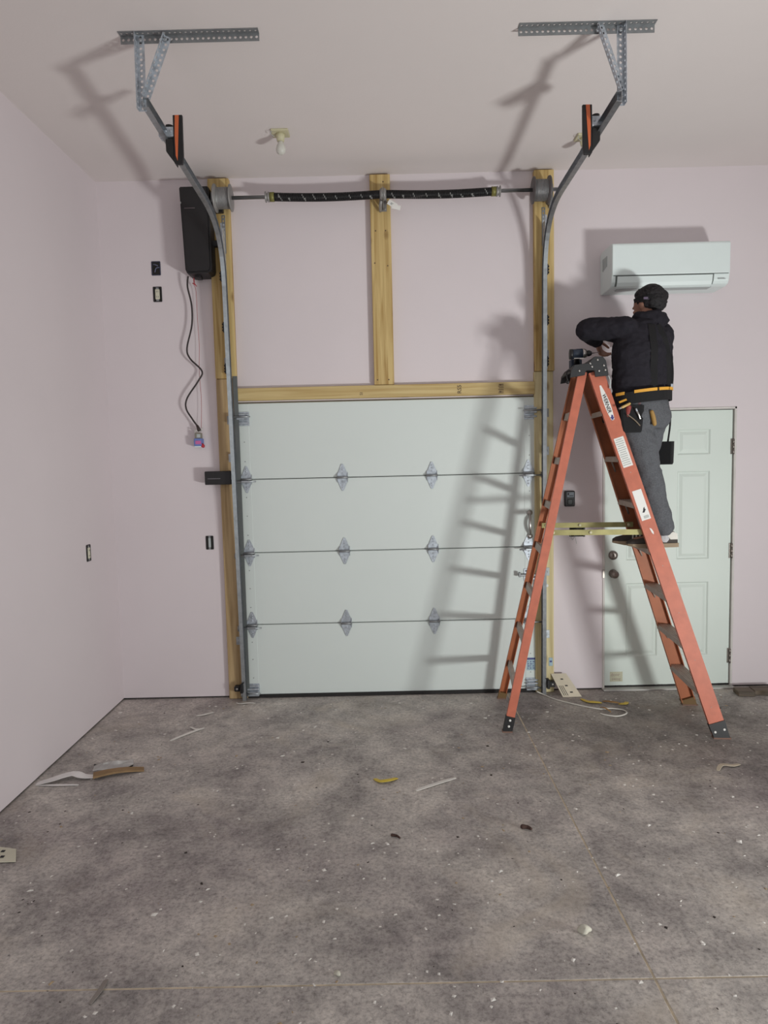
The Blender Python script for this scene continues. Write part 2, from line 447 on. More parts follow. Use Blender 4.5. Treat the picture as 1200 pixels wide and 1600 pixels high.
def text(name, body, size, mtx, m, parent, ext=0.0004, bold=False, shear=0.0, sx=1.0):
    c = bpy.data.curves.new('t', 'FONT'); c.body = body; c.size = size; c.extrude = ext; c.align_x = 'CENTER'; c.align_y = 'CENTER'
    c.shear = shear; c.offset = 0.0005 if bold else 0
    c.resolution_u = 2
    t = bpy.data.objects.new('t', c); COL.objects.link(t)
    dg = bpy.context.evaluated_depsgraph_get()
    me = bpy.data.meshes.new_from_object(t.evaluated_get(dg)); me.name = name
    bpy.data.objects.remove(t); bpy.data.curves.remove(c)
    me.transform(mtx @ M.Diagonal((sx, 1, 1, 1))); me.materials.clear()
    return finish(name, me, m, parent)
def basis(o, x, y):
    x, y = V(x).normalized(), V(y).normalized(); z = x.cross(y)
    return M(((x.x, y.x, z.x, o[0]), (x.y, y.y, z.y, o[1]), (x.z, y.z, z.z, o[2]), (0, 0, 0, 1)))
def hang(o, p):
    return o
# ---------------------------------------------------------------- room shell
H = 3.736; RX = 7.0; RY = -6.6
DX0, DX1, DZ = 0.928, 3.080, 2.178            # garage opening
EX0, EX1, EZ = 3.567, 4.530, 2.066            # entry opening
bm = new_bm()
for lo, hi in [((0, 0, .012), (DX0, .12, H)), ((DX0, 0, DZ), (DX1, .12, H)), ((DX1, 0, .012), (EX0, .12, H)), ((EX0, 0, EZ), (EX1, .12, H)), ((EX1, 0, .012), (RX, .12, H))]:
    add_box(bm, lo, hi)
struct('wall_back', bm, WALL)
bm = new_bm(); add_box(bm, (-.12, RY, .012), (0, .12, H)); struct('wall_left', bm, WALL)
bm = new_bm(); add_box(bm, (RX, RY, .012), (RX + .12, .12, H)); struct('wall_right', bm, WALL)
bm = new_bm(); add_box(bm, (-.12, RY, H), (RX + .12, .12, H + .1)); struct('ceiling', bm, CEIL)
bm = new_bm(); add_box(bm, (-.11, .014, -.01), (RX, .11, .02)); add_box(bm, (-.1, RY, -.01), (-.012, .1, .02)); struct('trim_1', bm, DARK, 'dark sill plate in the gap under the drywall')
JX, JY = 2.855, -2.785                        # saw-cut joints
bm = new_bm(); add_box(bm, (-.12, -9, -.12), (RX + .12, .3, -.0012))
floor = struct('floor', bm, JOINT, 'grey stained concrete floor with two pale saw-cut joints')
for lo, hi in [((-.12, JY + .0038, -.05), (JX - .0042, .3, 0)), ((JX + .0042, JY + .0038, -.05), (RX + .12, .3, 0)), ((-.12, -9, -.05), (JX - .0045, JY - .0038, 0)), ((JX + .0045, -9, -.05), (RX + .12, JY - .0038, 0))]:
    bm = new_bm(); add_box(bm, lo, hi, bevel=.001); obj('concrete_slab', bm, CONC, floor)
# ---------------------------------------------------------------- rough framing round the garage door
def board(n, lo, hi, m, label):
    bm = new_bm(); add_box(bm, lo, hi, bevel=.003); return struct(n, bm, m, label)
board('trim_2', (.796, -.046, 2.345), (.943, 0, 3.722), PINE_Z, 'upper left pine board behind the left cable drum')
board('trim_3', (.796, -.038, 0.002), (.934, 0, 2.343), PINE_L, 'lower left pine jamb board beside the garage door')
board('trim_4', (3.070, -.046, 2.345), (3.208, 0, 3.726), PINE_Z, 'upper right pine board behind the right cable drum')
board('trim_5', (3.066, -.038, 0.002), (3.200, 0, 2.343), PINE_G, 'lower right pine jamb board with a long crack')
board('trim_6', (1.926, -.046, 2.277), (2.068, 0, 3.722), PINE_Z, 'centre pine post carrying the torsion spring plate')
hd = board('trim_7', (.937, -.044, 2.186), (3.068, 0, 2.274), PINE_X, 'stamped pine header board above the garage door')
F_ = lambda x, z: basis((x, -.0446, z), (1, 0, 0), (0, 0, 1))
UP_ = lambda x, z: basis((x, -.0446, z), (0, 0, 1), (-1, 0, 0))
text('lumber_stamp', 'SI', .030, UP_(1.832, 2.215), INKW, hd); text('lumber_stamp', 'RS5', .040, UP_(2.532, 2.231), INKW, hd, bold=True)
for k, dz in enumerate((-.022, -.008, .010, .026)):
    text('lumber_stamp', 'III' if k < 2 else 'II', .018, UP_(2.824 + .0 * k, 2.230 + dz) @ M.Translation((0, 0, 0)), INKW, hd, bold=True) if k in (0, 3) else None
bm = new_bm()
for i in range(6): add_box(bm, (2.808 + .004 * (i % 2), -.0446, 2.196 + i * .012), (2.846, -.0438, 2.201 + i * .012))
obj('lumber_stamp', bm, INKW, hd)
bm = new_bm()
for x, z in [(1.95, 2.31), (2.03, 2.31), (1.96, 3.34), (2.03, 3.34), (1.95, 3.12), (2.04, 3.1), (2.02, 3.67)]: add_cyl(bm, (x, -.0475, z), (x, -.044, z), .005, seg=8)
obj('screw', bm, INKW, bpy.data.objects['trim_6'])
# ---------------------------------------------------------------- garage door
g = thing('garage_door', (2.0, -.01, 0), 'closed white four-section steel garage door behind the ladder', 'garage door')
SZ = [.022, .552, 1.086, 1.622, 2.170]
YF = -.020
gx0, gx1 = .934, 3.076
for k in range(4):
    bm = new_bm(); lo, hi = SZ[k], SZ[k + 1]
    add_box(bm, (gx0, YF, lo + .0025), (gx1, .022, hi - .0025), bevel=.004)
    for (a, b) in ((gx0 + .004, gx0 + .082), (gx1 - .082, gx1 - .004)):   # raised end stiles
        add_box(bm, (a, YF - .0022, lo + .006), (b, YF + .001, hi - .006), bevel=.001)
    o = obj('door_section', bm, DOORW, g)
    bm = new_bm()
    for x in (gx0 + .045, gx1 - .045):
        for z in (lo + .13, lo + .27, hi - .13): add_cyl(bm, (x, YF - .0035, z), (x, YF, z), .004, seg=8)
    obj('rivet', bm, GALVD, o)
bm = new_bm(); add_box(bm, (gx0, -.03, .001), (gx1, .02, .026), bevel=.004); obj('bottom_seal', bm, RUBBER, g)
bm = new_bm()
add_box(bm, (DX0 - .01, .004, 2.150), (DX1 + .01, .03, 2.182)); add_box(bm, (DX0 - .01, .024, 0), (DX0 + .03, .05, 2.18)); add_box(bm, (DX1 - .03, .024, 0), (DX1 + .01, .05, 2.18))
add_box(bm, (DX0 - .01, .05, 0), (DX1 + .01, .06, 2.18))  # strips and back sheet added to stop sky light leaking past the door
struct('trim_8', bm, mat('weather_stop_brown', (132, 120, 102), .8), 'dark weather stop added around the garage door to block leaking sky light')
def hinge(x, z, end):
    L = []
    h = .097
    for s in (1, -1):
        bm = new_bm()
        out = [(-.038, 0), (.038, 0), (.037, .024), (.014, h - .018), (.006, h), (-.006, h), (-.014, h - .018), (-.037, .024)]
        poly = [(x + u, YF - .004, z + s * v) for u, v in out]
        add_prism(bm, poly, (0, -.0028, 0))
        for v in (.032, .056, .074): add_lathe(bm, (x, YF - .0065, z + s * v), (0, -1, 0), [(0, .0055), (.003, .0055), (.004, .003)], 8)
        # upturned cheeks toward the knuckle
        for sx in (-1, 1): add_prism(bm, [(x + sx * .038, YF - .004, z), (x + sx * .038, YF - .030, z), (x + sx * .038, YF - .004, z + s * .036)], (sx * -.0025, 0, 0))
        L.append(bm)
    root = obj('hinge', L[0], GALVB, g)
    obj('hinge_leaf', L[1], GALVB, root)
    bm = new_bm(); add_cyl(bm, (x - .041, YF - .022, z), (x + .041, YF - .022, z), .008, seg=10); obj('hinge_knuckle', bm, GALVD, root)
    if end:
        s = end; bm = new_bm()
        add_cyl(bm, (x + s * -.075, YF - .046, z - .014), (x + s * .09, YF - .046, z - .014), .0055, seg=8)
        add_box(bm, (min(x - .03, x + .03), YF - .052, z - .022), (max(x - .03, x + .03), YF - .020, z - .006), bevel=.002)
        obj('roller_stem', bm, GALV, root)
        bm = new_bm(); xx = x + s * .085
        add_lathe(bm, (xx, YF - .046, z - .014), (s, 0, 0), [(0, .010), (0, .021), (.006, .023), (.012, .021), (.012, .01)], 16); obj('roller', bm, CASTAL, root)
for z in SZ[1:4]:
    for x, e in ((.985, -1), (1.680, 0), (2.326, 0), (3.022, 1)): hinge(x, z, e)
def corner(x, z, s, top):
    bm = new_bm(); lo = -.05 if top else -.052
    add_box(bm, (x - .045, YF - .006, z + lo), (x + .045, YF - .002, z + .05), bevel=.001)
    for dz in (-.03, 0, .028) if top else (-.035, -.012, .012, .034):
        add_box(bm, (x - .043, YF - .034 + abs(dz) * .3, z + dz - .007), (x + .043, YF - .004, z + dz + .007), bevel=.004)
    n = obj('top_bracket' if top else 'bottom_bracket', bm, GALVB, g)
    bm = new_bm(); zz = z + (.012 if top else -.014)
    add_cyl(bm, (x - s * .06, YF - .045, zz), (x + s * .075, YF - .045, zz), .0055, seg=8); obj('roller_stem', bm, GALV, n)
    bm = new_bm(); add_lathe(bm, (x + s * .07, YF - .045, zz), (s, 0, 0), [(0, .010), (0, .021), (.006, .023), (.012, .021), (.012, .01)], 16); obj('roller', bm, CASTAL, n)
for x, s in ((.975, -1), (3.040, 1)):
    corner(x, 2.058, s, True); corner(x, .060, s, False)
# lift handle
bm = new_bm(); hx = 3.030
add_tube(bm, [(hx, YF - .006, 1.325), (hx, YF - .02, 1.31), (hx - .004, YF - .036, 1.285), (hx - .006, YF - .042, 1.25), (hx - .004, YF - .036, 1.215), (hx, YF - .02, 1.19), (hx, YF - .006, 1.175)], .011, 10)
hn = obj('lift_handle', bm, CHROME, g)
bm = new_bm()
for z in (1.335, 1.165): add_lathe(bm, (hx, YF - .002, z), (0, -1, 0), [(0, .021), (.006, .021), (.012, .012), (.016, .006)], 14)
obj('handle_rosette', bm, CHROME, hn)
# slide bolt
bm = new_bm(); add_box(bm, (2.985, YF - .006, .835), (3.068, YF - .002, .925), bevel=.002)
add_box(bm, (3.0, YF - .02, .90), (3.066, YF - .004, .915), bevel=.003); add_box(bm, (3.0, YF - .02, .845), (3.066, YF - .004, .86), bevel=.003)
sl = obj('slide_lock', bm, GALVB, g)
bm = new_bm(); add_box(bm, (2.945, YF - .03, .872), (3.11, YF - .012, .888), bevel=.003); add_box(bm, (2.94, YF - .05, .870), (2.955, YF - .02, .905), bevel=.003); obj('bolt', bm, GALVD, sl)
# warning label, bottom right of the door
bm = new_bm(); add_box(bm, (3.002, YF - .0032, .165), (3.066, YF - .002, .262)); lb = obj('warning_label', bm, LBLUE, g)
bm = new_bm(); add_box(bm, (3.004, YF - .0038, .246), (3.064, YF - .0030, .258))
for r in range(4):
    for q in range(3): add_box(bm, (3.008 + q * .019, YF - .0038, .178 + r * .016), (3.008 + q * .019 + .006 + .008 * ((r * 2 + q) % 3) / 2, YF - .0030, .184 + r * .016))
obj('label_print', bm, INKU, lb)
# ---------------------------------------------------------------- door tracks
def c_profile(s, w=.052, d=.026, t=.0022):
    """C channel; u along X (opening toward the door middle), v across"""
    h = w / 2
    return [(0, -h), (d * s, -h + .004), (d * s, -h + .004 + t), (t * s, -h + t + .002), (t * s, h - t - .002), (d * s, h - .004 - t), (d * s, h - .004), (0, h)]
def arc_track(yb, yt, z1, yc, zh0, yend, zend):
    P = [V((0, yb + (yt - yb) * k / 6, z1 * k / 6)) for k in range(7)]
    p0, p3 = P[-1], V((0, yc, zh0))
    for k in range(1, 13):
        t = k / 12
        c1 = p0 + V((0, (yt - yb) * .1, (zh0 - z1) * .72)); c2 = p3 + V((0, (yt - yc) * .62, -(zend - zh0) * .3))
        P.append((1 - t) ** 3 * p0 + 3 * (1 - t) ** 2 * t * c1 + 3 * (1 - t) * t * t * c2 + t ** 3 * p3)
    for k in range(1, 5): P.append(V((0, yc + (yend - yc) * k / 4, zh0 + (zend - zh0) * k / 4)))
    return P
def track(x, s, P, side, label):
    """s=+1: channel opens toward +x"""
    t = thing('door_track', (x, -.08, 0), label, 'track', 'garage door tracks')
    bm = new_bm(); add_sweep(bm, c_profile(s), [p + V((x, 0, 0)) for p in P], (1, 0, 0)); rail = obj('track_rail', bm, GALV, t)
    # continuous wall angle beside the upright run
    xa = x - s * .002
    bm = new_bm(); 
    xo = x - s * .03
    a0, a1 = min(xo, x), max(xo, x)
    add_box(bm, (a0, -.0485, 2.36), (a1, -.0465, 3.42))
    add_box(bm, (x - .0012, -.13, 2.36), (x + .0012, -.0465, 3.36))
    obj('mounting_angle', bm, GALVB, t)
    bm = new_bm()
    for k in range(10): add_plate_holes(bm, (min(x - s * .018, x + s * .006), -.0495, 3.21 + k * .026), (0, 0, 1), (1, 0, 0), .026, .024, .0015, .026, .007)
    obj('perforated_flag', bm, GALVD, t)
    if s > 0:
        bm = new_bm(); add_box(bm, (x + .012, -.0475, .03), (x + .046, -.0455, 2.36)); add_box(bm, (x + .012, -.0475, .03), (x + .0135, -.0380, 2.36)); obj('edge_strip', bm, mat('strip_dull', (112, 116, 116), .55, .5), t)  # dull grey strip covering the wood between left track and door
    for z in (2.46, 2.05, 1.78, .44):
        bm = new_bm(); yy = P[0].y + (P[6].y - P[0].y) * z / P[6].z
        add_box(bm, (min(x, x - s * .04), -.0412 if z < 2.34 else -.0492, z - .03), (max(x, x - s * .04), -.0382 if z < 2.34 else -.0462, z + .03), bevel=.001)
        add_box(bm, (x - .0015, yy, z - .03), (x + .0015, -.040, z + .03))
        add_lathe(bm, (x - s * .022, -.041 if z < 2.34 else -.049, z), (0, -1, 0), [(0, .009), (.005, .009), (.006, .006)], 6, False)
        obj('jamb_bracket', bm, GALVD if z > 2 else GALV, t)
    for z in (3.02, 2.68, 2.40):
        bm = new_bm(); yy = P[0].y + (P[6].y - P[0].y) * z / P[6].z
        add_box(bm, (min(x - s * .002, x - s * .012), yy - .01, z - .035), (max(x - s * .002, x - s * .012), yy + .014, z + .035), bevel=.002)
        for q in (-.02, 0, .02): add_lathe(bm, (x - s * .012, yy, z + q), (-s, 0, 0), [(0, .007), (.006, .007), (.007, .004)], 8)
        obj('splice_plate', bm, BLACKM, t)
    # rubber spring bumper near the end of the level run
    yb = -1.36; zt = 3.405; xb = x + s * .075
    bm = new_bm()
    add_prism(bm, [(x + s * .012, yb, zt - .012), (xb - s * .02, yb, zt - .012), (xb - s * .02, yb, zt - .14), (x + s * .052, yb, zt - .128), (x + s * .012, yb, zt - .075)], (0, .06, 0), bevel=.004)
    bp = obj('bumper', bm, RUBBER, t)
    bm = new_bm(); add_prism(bm, [(xb - s * .022, yb - .004, zt - .135), (xb - s * .012, yb - .004, zt - .142), (xb + s * .02, yb - .004, zt - .142), (xb + s * .026, yb - .004, zt - .10), (xb + s * .028, yb - .004, zt + .098), (xb - s * .020, yb - .004, zt + .098)], (0, .016, 0), bevel=.002)
    obj('bumper_pad', bm, BLACKP, bp)
    bm = new_bm(); add_prism(bm, [(xb - s * .008, yb - .006, zt + .096), (xb + s * .012, yb - .006, zt + .096), (xb + s * .004, yb - .006, zt - .02), (xb - s * .004, yb - .006, zt - .125), (xb - s * .012, yb - .006, zt - .10), (xb - s * .013, yb - .006, zt)], (0, .004, 0))
    obj('orange_stripe', bm, ORANGEP, bp)
    bm = new_bm(); add_box(bm, (min(x - s * .02, xb - s * .02), yb - .004, zt - .005), (max(x - s * .02, xb - s * .02), yb + .05, zt + .042), bevel=.002)
    for q in (.0, .025): add_lathe(bm, (x + s * (.018 + q), yb - .004, zt + .02), (0, -1, 0), [(0, .006), (.005, .006), (.006, .004)], 8)
    obj('bumper_bracket', bm, GALVB, bp)
    bm = new_bm(); add_cyl(bm, (xb - s * .045, yb + .02, zt + .04), (xb - s * .045, yb + .02, zt + .056), .02, seg=12); obj('bolt_head', bm, BLACKM, bp)
    return t
PL = arc_track(-.062, -.175, 2.95, -.66, 3.375, -1.64, 3.425)
PR = arc_track(-.075, -.150, 2.95, -.62, 3.385, -1.64, 3.400)
track(.905, 1, PL, 'left', 'left galvanised door track curving under the ceiling, beside the black opener')
track(3.128, -1, PR, 'right', 'right galvanised door track curving under the ceiling, above the ladder')
# ceiling hangers
def hanger(x0, x1, xv, xd, y, zb, s, label):
    t = thing('track_hanger', (xv, y, H), label, 'hanger', 'perforated ceiling hangers')
    bm = new_bm(); add_angle(bm, (x0, y, H - .001), (x1, y, H - .001), (0, -1, 0), (0, 0, -1), wd=.036)
    obj('ceiling_angle', bm, GALVD, t)
    bm = new_bm(); add_angle(bm, (xv, y - .004, H - .002), (xv - s * .004, y - .004, zb - .03), (s, 0, 0), (0, -1, 0), wd=.034); obj('drop_angle', bm, GALVB, t)
    bm = new_bm(); a, b = V((xd, y - .008, H - .01)), V((xv + s * .022, y - .008, zb + .03))
    d = (b - a).normalized(); side = V((0, -1, 0)).cross(d).normalized()
    add_angle(bm, a, b, side, (0, -1, 0), wd=.03); obj('brace_angle', bm, GALVB, t)
    bm = new_bm()
    for p in ((xv + s * .015, y - .012, zb), (xv + s * .018, y - .012, H - .03), (xd, y - .014, H - .03)): add_lathe(bm, p, (0, -1, 0), [(0, .010), (.007, .010), (.009, .006)], 6, False)
    obj('bolt_head', bm, GALV, t)
hanger(.808, 1.453, .886, 1.020, -1.615, 3.425, 1, 'left perforated steel hanger bracket on ceiling, holding the left track end')
hanger(2.657, 3.291, 3.148, 3.022, -1.600, 3.405, -1, 'right perforated steel hanger bracket on ceiling, holding the right track end')
# ---------------------------------------------------------------- torsion spring
ZS, YS = 3.553, -.135
t = thing('torsion_spring', (2.0, YS, ZS), 'black torsion spring pair on a steel shaft above the garage door', 'spring')
bm = new_bm(); add_cyl(bm, (.86, YS, ZS), (3.235, YS, ZS + .004), .0127, seg=16); obj('shaft', bm, STEEL, t)
def coil(x0, x1, name):
    R, rw, seg, ws = .0255, .0034, 14, 5
    n = int((x1 - x0) / (rw * 1.95)); bm = new_bm(); rings = []
    marks = {}
    for j in range(9):
        c = int(n * (j + .6 + random.uniform(-.2, .2)) / 9.4); a0 = random.uniform(-.4, .5)
        for q in range(random.choice((2, 3, 4))): marks[c + q] = a0 + q * .35
    for i in range(n * seg + 1):
        u = i / (n * seg); th = 2 * PI * i / seg; x = x0 + (x1 - x0) * u
        sag = -.010 * math.sin(PI * u)
        rd = V((0, math.cos(th), math.sin(th)))
        c = V((x, YS, ZS + sag)) + rd * R
        rings.append([bm.verts.new(c + V((1, 0, 0)) * rw * math.cos(2 * PI * k / ws) + rd * rw * math.sin(2 * PI * k / ws)) for k in range(ws)])
    for i in range(len(rings) - 1):
        turn = i // seg; th = (2 * PI * (i % seg) / seg)
        front = abs(((th - PI) + PI) % (2 * PI) - PI - marks.get(turn, 9) * 0) if False else None
        ang = math.atan2(math.sin(th - PI), math.cos(th - PI))
        mk = turn in marks and abs(ang - marks[turn]) < .3
        for k in range(ws):
            f = bm.faces.new((rings[i][k], rings[i][(k + 1) % ws], rings[i + 1][(k + 1) % ws], rings[i + 1][k])); f.smooth = True
            f.material_index = 1 if mk else 0
    return obj(name, bm, [BLACKM, CHALK], t)
coil(1.262, 2.004, 'spring_coil'); coil(2.034, 2.770, 'spring_coil')
for x, s in ((1.262, -1), (2.770, 1)):
    bm = new_bm(); add_lathe(bm, (x - s * .012, YS, ZS), (s, 0, 0), [(0, .0315), (.030, .0315), (.030, .026)], 18); o = obj('winding_cone', bm, mat('zinc_cone%d' % (s + 1), (128, 124, 70), .5, .4), t)
    bm = new_bm(); add_lathe(bm, (x + s * .018, YS, ZS), (s, 0, 0), [(0, .028), (.006, .034), (.012, .034), (.020, .022), (.026, .036), (.032, .036), (.034, .018)], 18); obj('cone_collar', bm, CASTAL, o)
for x, s in ((.925, -1), (3.095, 1)):
    bm = new_bm()
    prof = [(-.058, .070), (-.054, .088), (-.048, .088), (-.046, .068), (-.02, .070), (0.02, .068), (.045, .070), (.049, .091), (.056, .093), (.060, .091), (.060, .03)]
    add_lathe(bm, (x, YS, ZS), (s, 0, 0), [(-.058, .02)] + prof, 28)
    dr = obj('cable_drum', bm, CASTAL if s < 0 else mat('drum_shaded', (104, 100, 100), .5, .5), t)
    bm = new_bm()
    for k in range(9): add_lathe(bm, (x + s * (-.04 + k * .0095), YS, ZS), (1, 0, 0), [(-.002, .066), (-.002, .0705), (.002, .0705), (.002, .066)], 24)
    obj('lift_cable', bm, GALVD, dr)
    bm = new_bm()   # end bearing plate
    xp = x + s * .075
    add_prism(bm, [(xp, -.047, ZS - .09), (xp, -.047, ZS + .07), (xp, YS - .03, ZS + .03), (xp, YS - .03, ZS - .03)], (s * .003, 0, 0))
    add_box(bm, (min(xp, xp + s * .03), -.050, ZS - .09), (max(xp, xp + s * .03), -.047, ZS + .07))
    add_lathe(bm, (xp, YS, ZS), (-s, 0, 0), [(0, .026), (.008, .026), (.008, .014)], 16)
    obj('bearing_plate', bm, GALVD, t)
bm = new_bm(); x = 2.017
add_box(bm, (x - .025, -.050, ZS - .085), (x + .025, -.046, ZS + .06), bevel=.001)
add_prism(bm, [(x - .002, -.048, ZS - .08), (x - .002, -.048, ZS + .055), (x - .002, YS - .03, ZS + .04), (x - .002, YS - .045, ZS), (x - .002, YS - .03, ZS - .04)], (.004, 0, 0))
for s in (-1, 1): add_lathe(bm, (x + s * .004, YS, ZS), (s, 0, 0), [(0, .042), (.006, .042), (.01, .036), (.018, .034), (.018, .014)], 18)
for z in (-.07, .045): add_lathe(bm, (x + .012, -.05, ZS + z), (0, -1, 0), [(0, .009), (.006, .009), (.008, .005)], 6, False)
add_tube(bm, [(x - .012, YS + .01, ZS - .04), (x - .018, YS + .02, ZS - .06), (x - .020, -.06, ZS - .085)], .011, 8)
obj('center_bracket', bm, CASTAL, t)
bm = new_bm()
rt = M.Rotation(math.radians(-38), 3, 'Y') 
for dz, c in ((0, 0),): add_box(bm, (x + .03, YS - .005, ZS - .085), (x + .095, YS - .003, ZS - .05), rot=M.Rotation(math.radians(32), 3, 'Y'))
add_box(bm, (x + .058, YS - .008, ZS - .105), (x + .118, YS - .006, ZS - .075), rot=M.Rotation(math.radians(14), 3, 'Y'))
tg = obj('paper_tag', bm, WHITEL, t)
bm = new_bm(); add_tube(bm, [(x + .01, YS - .003, ZS - .035), (x + .025, YS - .004, ZS - .045), (x + .042, YS - .004, ZS - .055)], .0012, 5); add_box(bm, (x + .05, YS - .0062, ZS - .074), (x + .07, YS - .0052, ZS - .060), rot=M.Rotation(math.radians(32), 3, 'Y')); obj('tag_string', bm, INKG, tg)
# ---------------------------------------------------------------- opener
t = thing('door_opener', (.73, 0, 3.04), 'tall black wall-mounted garage door opener left of the door', 'door opener')
bm = new_bm(); D = .175
t2 = bmesh.new()
pl = [(.632, 3.615), (.640, 3.624), (.822, 3.624), (.832, 3.615), (.832, 3.085), (.826, 3.062), (.805, 3.050), (.680, 3.046), (.660, 3.052), (.650, 3.075)]
A = [t2.verts.new((u, -D, z)) for u, z in pl]; B = [t2.verts.new((u, -.002, z)) for u, z in pl]; n = len(pl)
t2.faces.new(A); t2.faces.new(B[::-1])
for i in range(n): t2.faces.new((A[i], A[(i + 1) % n], B[(i + 1) % n], B[i]))
bmesh.ops.recalc_face_normals(t2, faces=t2.faces[:])
bmesh.ops.bevel(t2, geom=[e for e in t2.edges if all(v.co.y < -D + .001 for v in e.verts)], offset=.012, segments=2, affect='EDGES')
merge(bm, t2); body = obj('opener_housing', bm, BLACKP, t)
bm = new_bm(); add_box(bm, (.664, -D - .002, 3.476), (.736, -D + .001, 3.481)); obj('brand_strip', bm, mat('strip_grey', (104, 92, 96), .5), body)
bm = new_bm(); add_ball(bm, (.642, -D - .001, 3.515), (.004, .003, .008)); obj('status_lamp', bm, INKG, body)
bm = new_bm(); add_box(bm, (.70, -.12, 3.03), (.74, -.05, 3.052), bevel=.004); obj('cable_inlet', bm, BLACKP, body)
bm = new_bm()
for z in (3.5, 3.27): add_box(bm, (.824, -.09, z - .02), (.905, -.05, z + .02), bevel=.003)
obj('mounting_arm', bm, BLACKM, t)
bm = new_bm(); add_cyl(bm, (.825, YS, ZS - .03), (.88, YS, ZS - .002), .03, .022, seg=14); obj('shaft_collar', bm, BLACKM, t)
bm = new_bm(); yc = -.05
add_tube(bm, [(.640, -.07, 3.055), (.630, -.06, 2.985), (.650, yc, 2.86), (.645, yc, 2.72), (.604, yc, 2.565), (.622, yc, 2.49), (.703, yc, 2.40), (.672, yc, 2.33), (.590, yc, 2.215), (.578, yc, 2.14), (.618, yc, 2.065), (.655, yc, 2.01)], .0062, 8)
pc = obj('power_cord', bm, mat('cord_brown_black', (52, 44, 44), .6), t)
bm = new_bm(); add_cyl(bm, (.650, yc, 2.02), (.668, yc, 1.975), .008, .016, seg=10); obj('plug', bm, mat('plug_brown', (58, 44, 42), .6), pc)
bm = new_bm(); add_tube(bm, [(.675, -.06, 3.05), (.672, -.05, 3.005), (.680, -.03, 2.96), (.682, -.03, 2.76), (.686, -.03, 2.58), (.678, -.03, 2.40), (.684, -.03, 2.2), (.676, -.035, 2.0)], .0017, 6)
obj('bell_wire', bm, mat('wire_red', (170, 92, 92), .6), t)
bm = new_bm(); add_tube(bm, [(.664, -.05, 3.012), (.685, -.05, 3.0)], .004, 6, n=1); add_tube(bm, [(.675, -.05, 3.06), (.678, -.05, 3.01), (.692, -.05, 2.99)], .003, 6); obj('wire_splice', bm, REDP, t)
# dangling junction box with receptacle
t = thing('junction_box', (.652, 0, 1.87), 'blue wall box with receptacle, red wire nut and black plug above it', 'electrical box')
bm = new_bm(); add_box(bm, (.628, -.072, 1.870), (.682, -.002, 1.925), bevel=.004); jb = obj('box_body', bm, BLUEBOX, t)
bm = new_bm(); add_box(bm, (.640, -.074, 1.884), (.680, -.071, 1.908)); obj('box_sticker', bm, PINKB, jb)
bm = new_bm(); add_box(bm, (.630, -.07, 1.862), (.676, -.01, 1.871), bevel=.002); obj('white_base', bm, WHITEP, jb)
bm = new_bm(); add_box(bm, (.634, -.062, 1.925), (.676, -.012, 1.965), bevel=.003); r_ = obj('receptacle', bm, mat('receptacle_grey', (134, 130, 116), .5), t)
bm = new_bm(); add_box(bm, (.648, -.065, 1.930), (.674, -.061, 1.956), bevel=.001); obj('receptacle_face', bm, WHITEG, r_)
bm = new_bm(); add_lathe(bm, (.676, -.05, 1.884), (.55, -.3, -.6), [(0, .011), (.012, .014), (.026, .012), (.032, .006)], 10); obj('wire_nut', bm, REDP, t)
bm = new_bm(); add_tube(bm, [(.634, -.05, 1.962), (.64, -.06, 1.985), (.66, -.06, 1.972), (.682, -.055, 1.985), (.69, -.05, 2.0)], .003, 6); obj('bare_wire', bm, BULBW, t)
# ---------------------------------------------------------------- wall boxes
def wallbox(x, z, w_, h_, label, face, bodym, left=False):
    t = thing('outlet_box', (0, x, z) if left else (x, 0, z), label, 'outlet box')
    def P3(u, d, v): return (d, x + u, z + v) if left else (x + u, -d, z + v)
    def bx(bm, u0, u1, d0, d1, v0, v1, bev=0):
        a, b = V(P3(u0, d0, v0)), V(P3(u1, d1, v1))
        add_box(bm, [min(p, q) for p, q in zip(a, b)], [max(p, q) for p, q in zip(a, b)], bev)
    bm = new_bm(); W, Hh = w_ / 2, h_ / 2
    bx(bm, -W, W, 0, .002, -Hh, Hh); o = obj('box_back', bm, DARK, t)
    bm = new_bm()
    for a in ((-W - .003, -W + .003, -Hh, Hh), (W - .003, W + .003, -Hh, Hh), (-W, W, -Hh - .003, -Hh + .003), (-W, W, Hh - .003, Hh + .003)): bx(bm, a[0], a[1], 0, .004, a[2], a[3])
    obj('box_rim', bm, bodym, t)
    bm = new_bm()
    if face == 'receptacle':
        bx(bm, -W * .55, W * .55, .001, .008, -Hh * .7, Hh * .7, .003); obj('receptacle', bm, CREAM, t)
        bm = new_bm()
        for v in (-.018, .018):
            for u in (-.005, .006): bx(bm, u - .001, u + .001, .008, .0088, v - .005, v + .005)
        obj('slot', bm, INKB, t)
        bm = new_bm(); bx(bm, -W * .35, W * .35, .001, .005, -Hh * .95, Hh * .95); obj('strap', bm, GALVD, t)
    elif face == 'wires':
        add_tube(bm, [P3(-W * .6, .004, Hh * .6), P3(0, .012, Hh * .5), P3(W * .6, .012, Hh * .3)], .004, 6); add_tube(bm, [P3(-W * .3, .004, -Hh * .6), P3(W * .1, .012, -.002), P3(W * .9, .01, Hh * .1)], .004, 6); obj('folded_wire', bm, mat('wire_slate', (96, 98, 122), .6), t)
    elif face == 'switch':
        bx(bm, -W * .35, W * .35, .001, .009, -Hh * .72, Hh * .72, .002); obj('switch_body', bm, WHITEG, t)
        bm = new_bm(); bx(bm, -W * .3, W * .3, .001, .006, -Hh * 1.05, Hh * 1.05); obj('strap', bm, GALVD, t)
    return t
wallbox(.396, 3.133, .058, .092, 'navy open box high on wall, upper of two beside the opener', 'wires', NAVY)
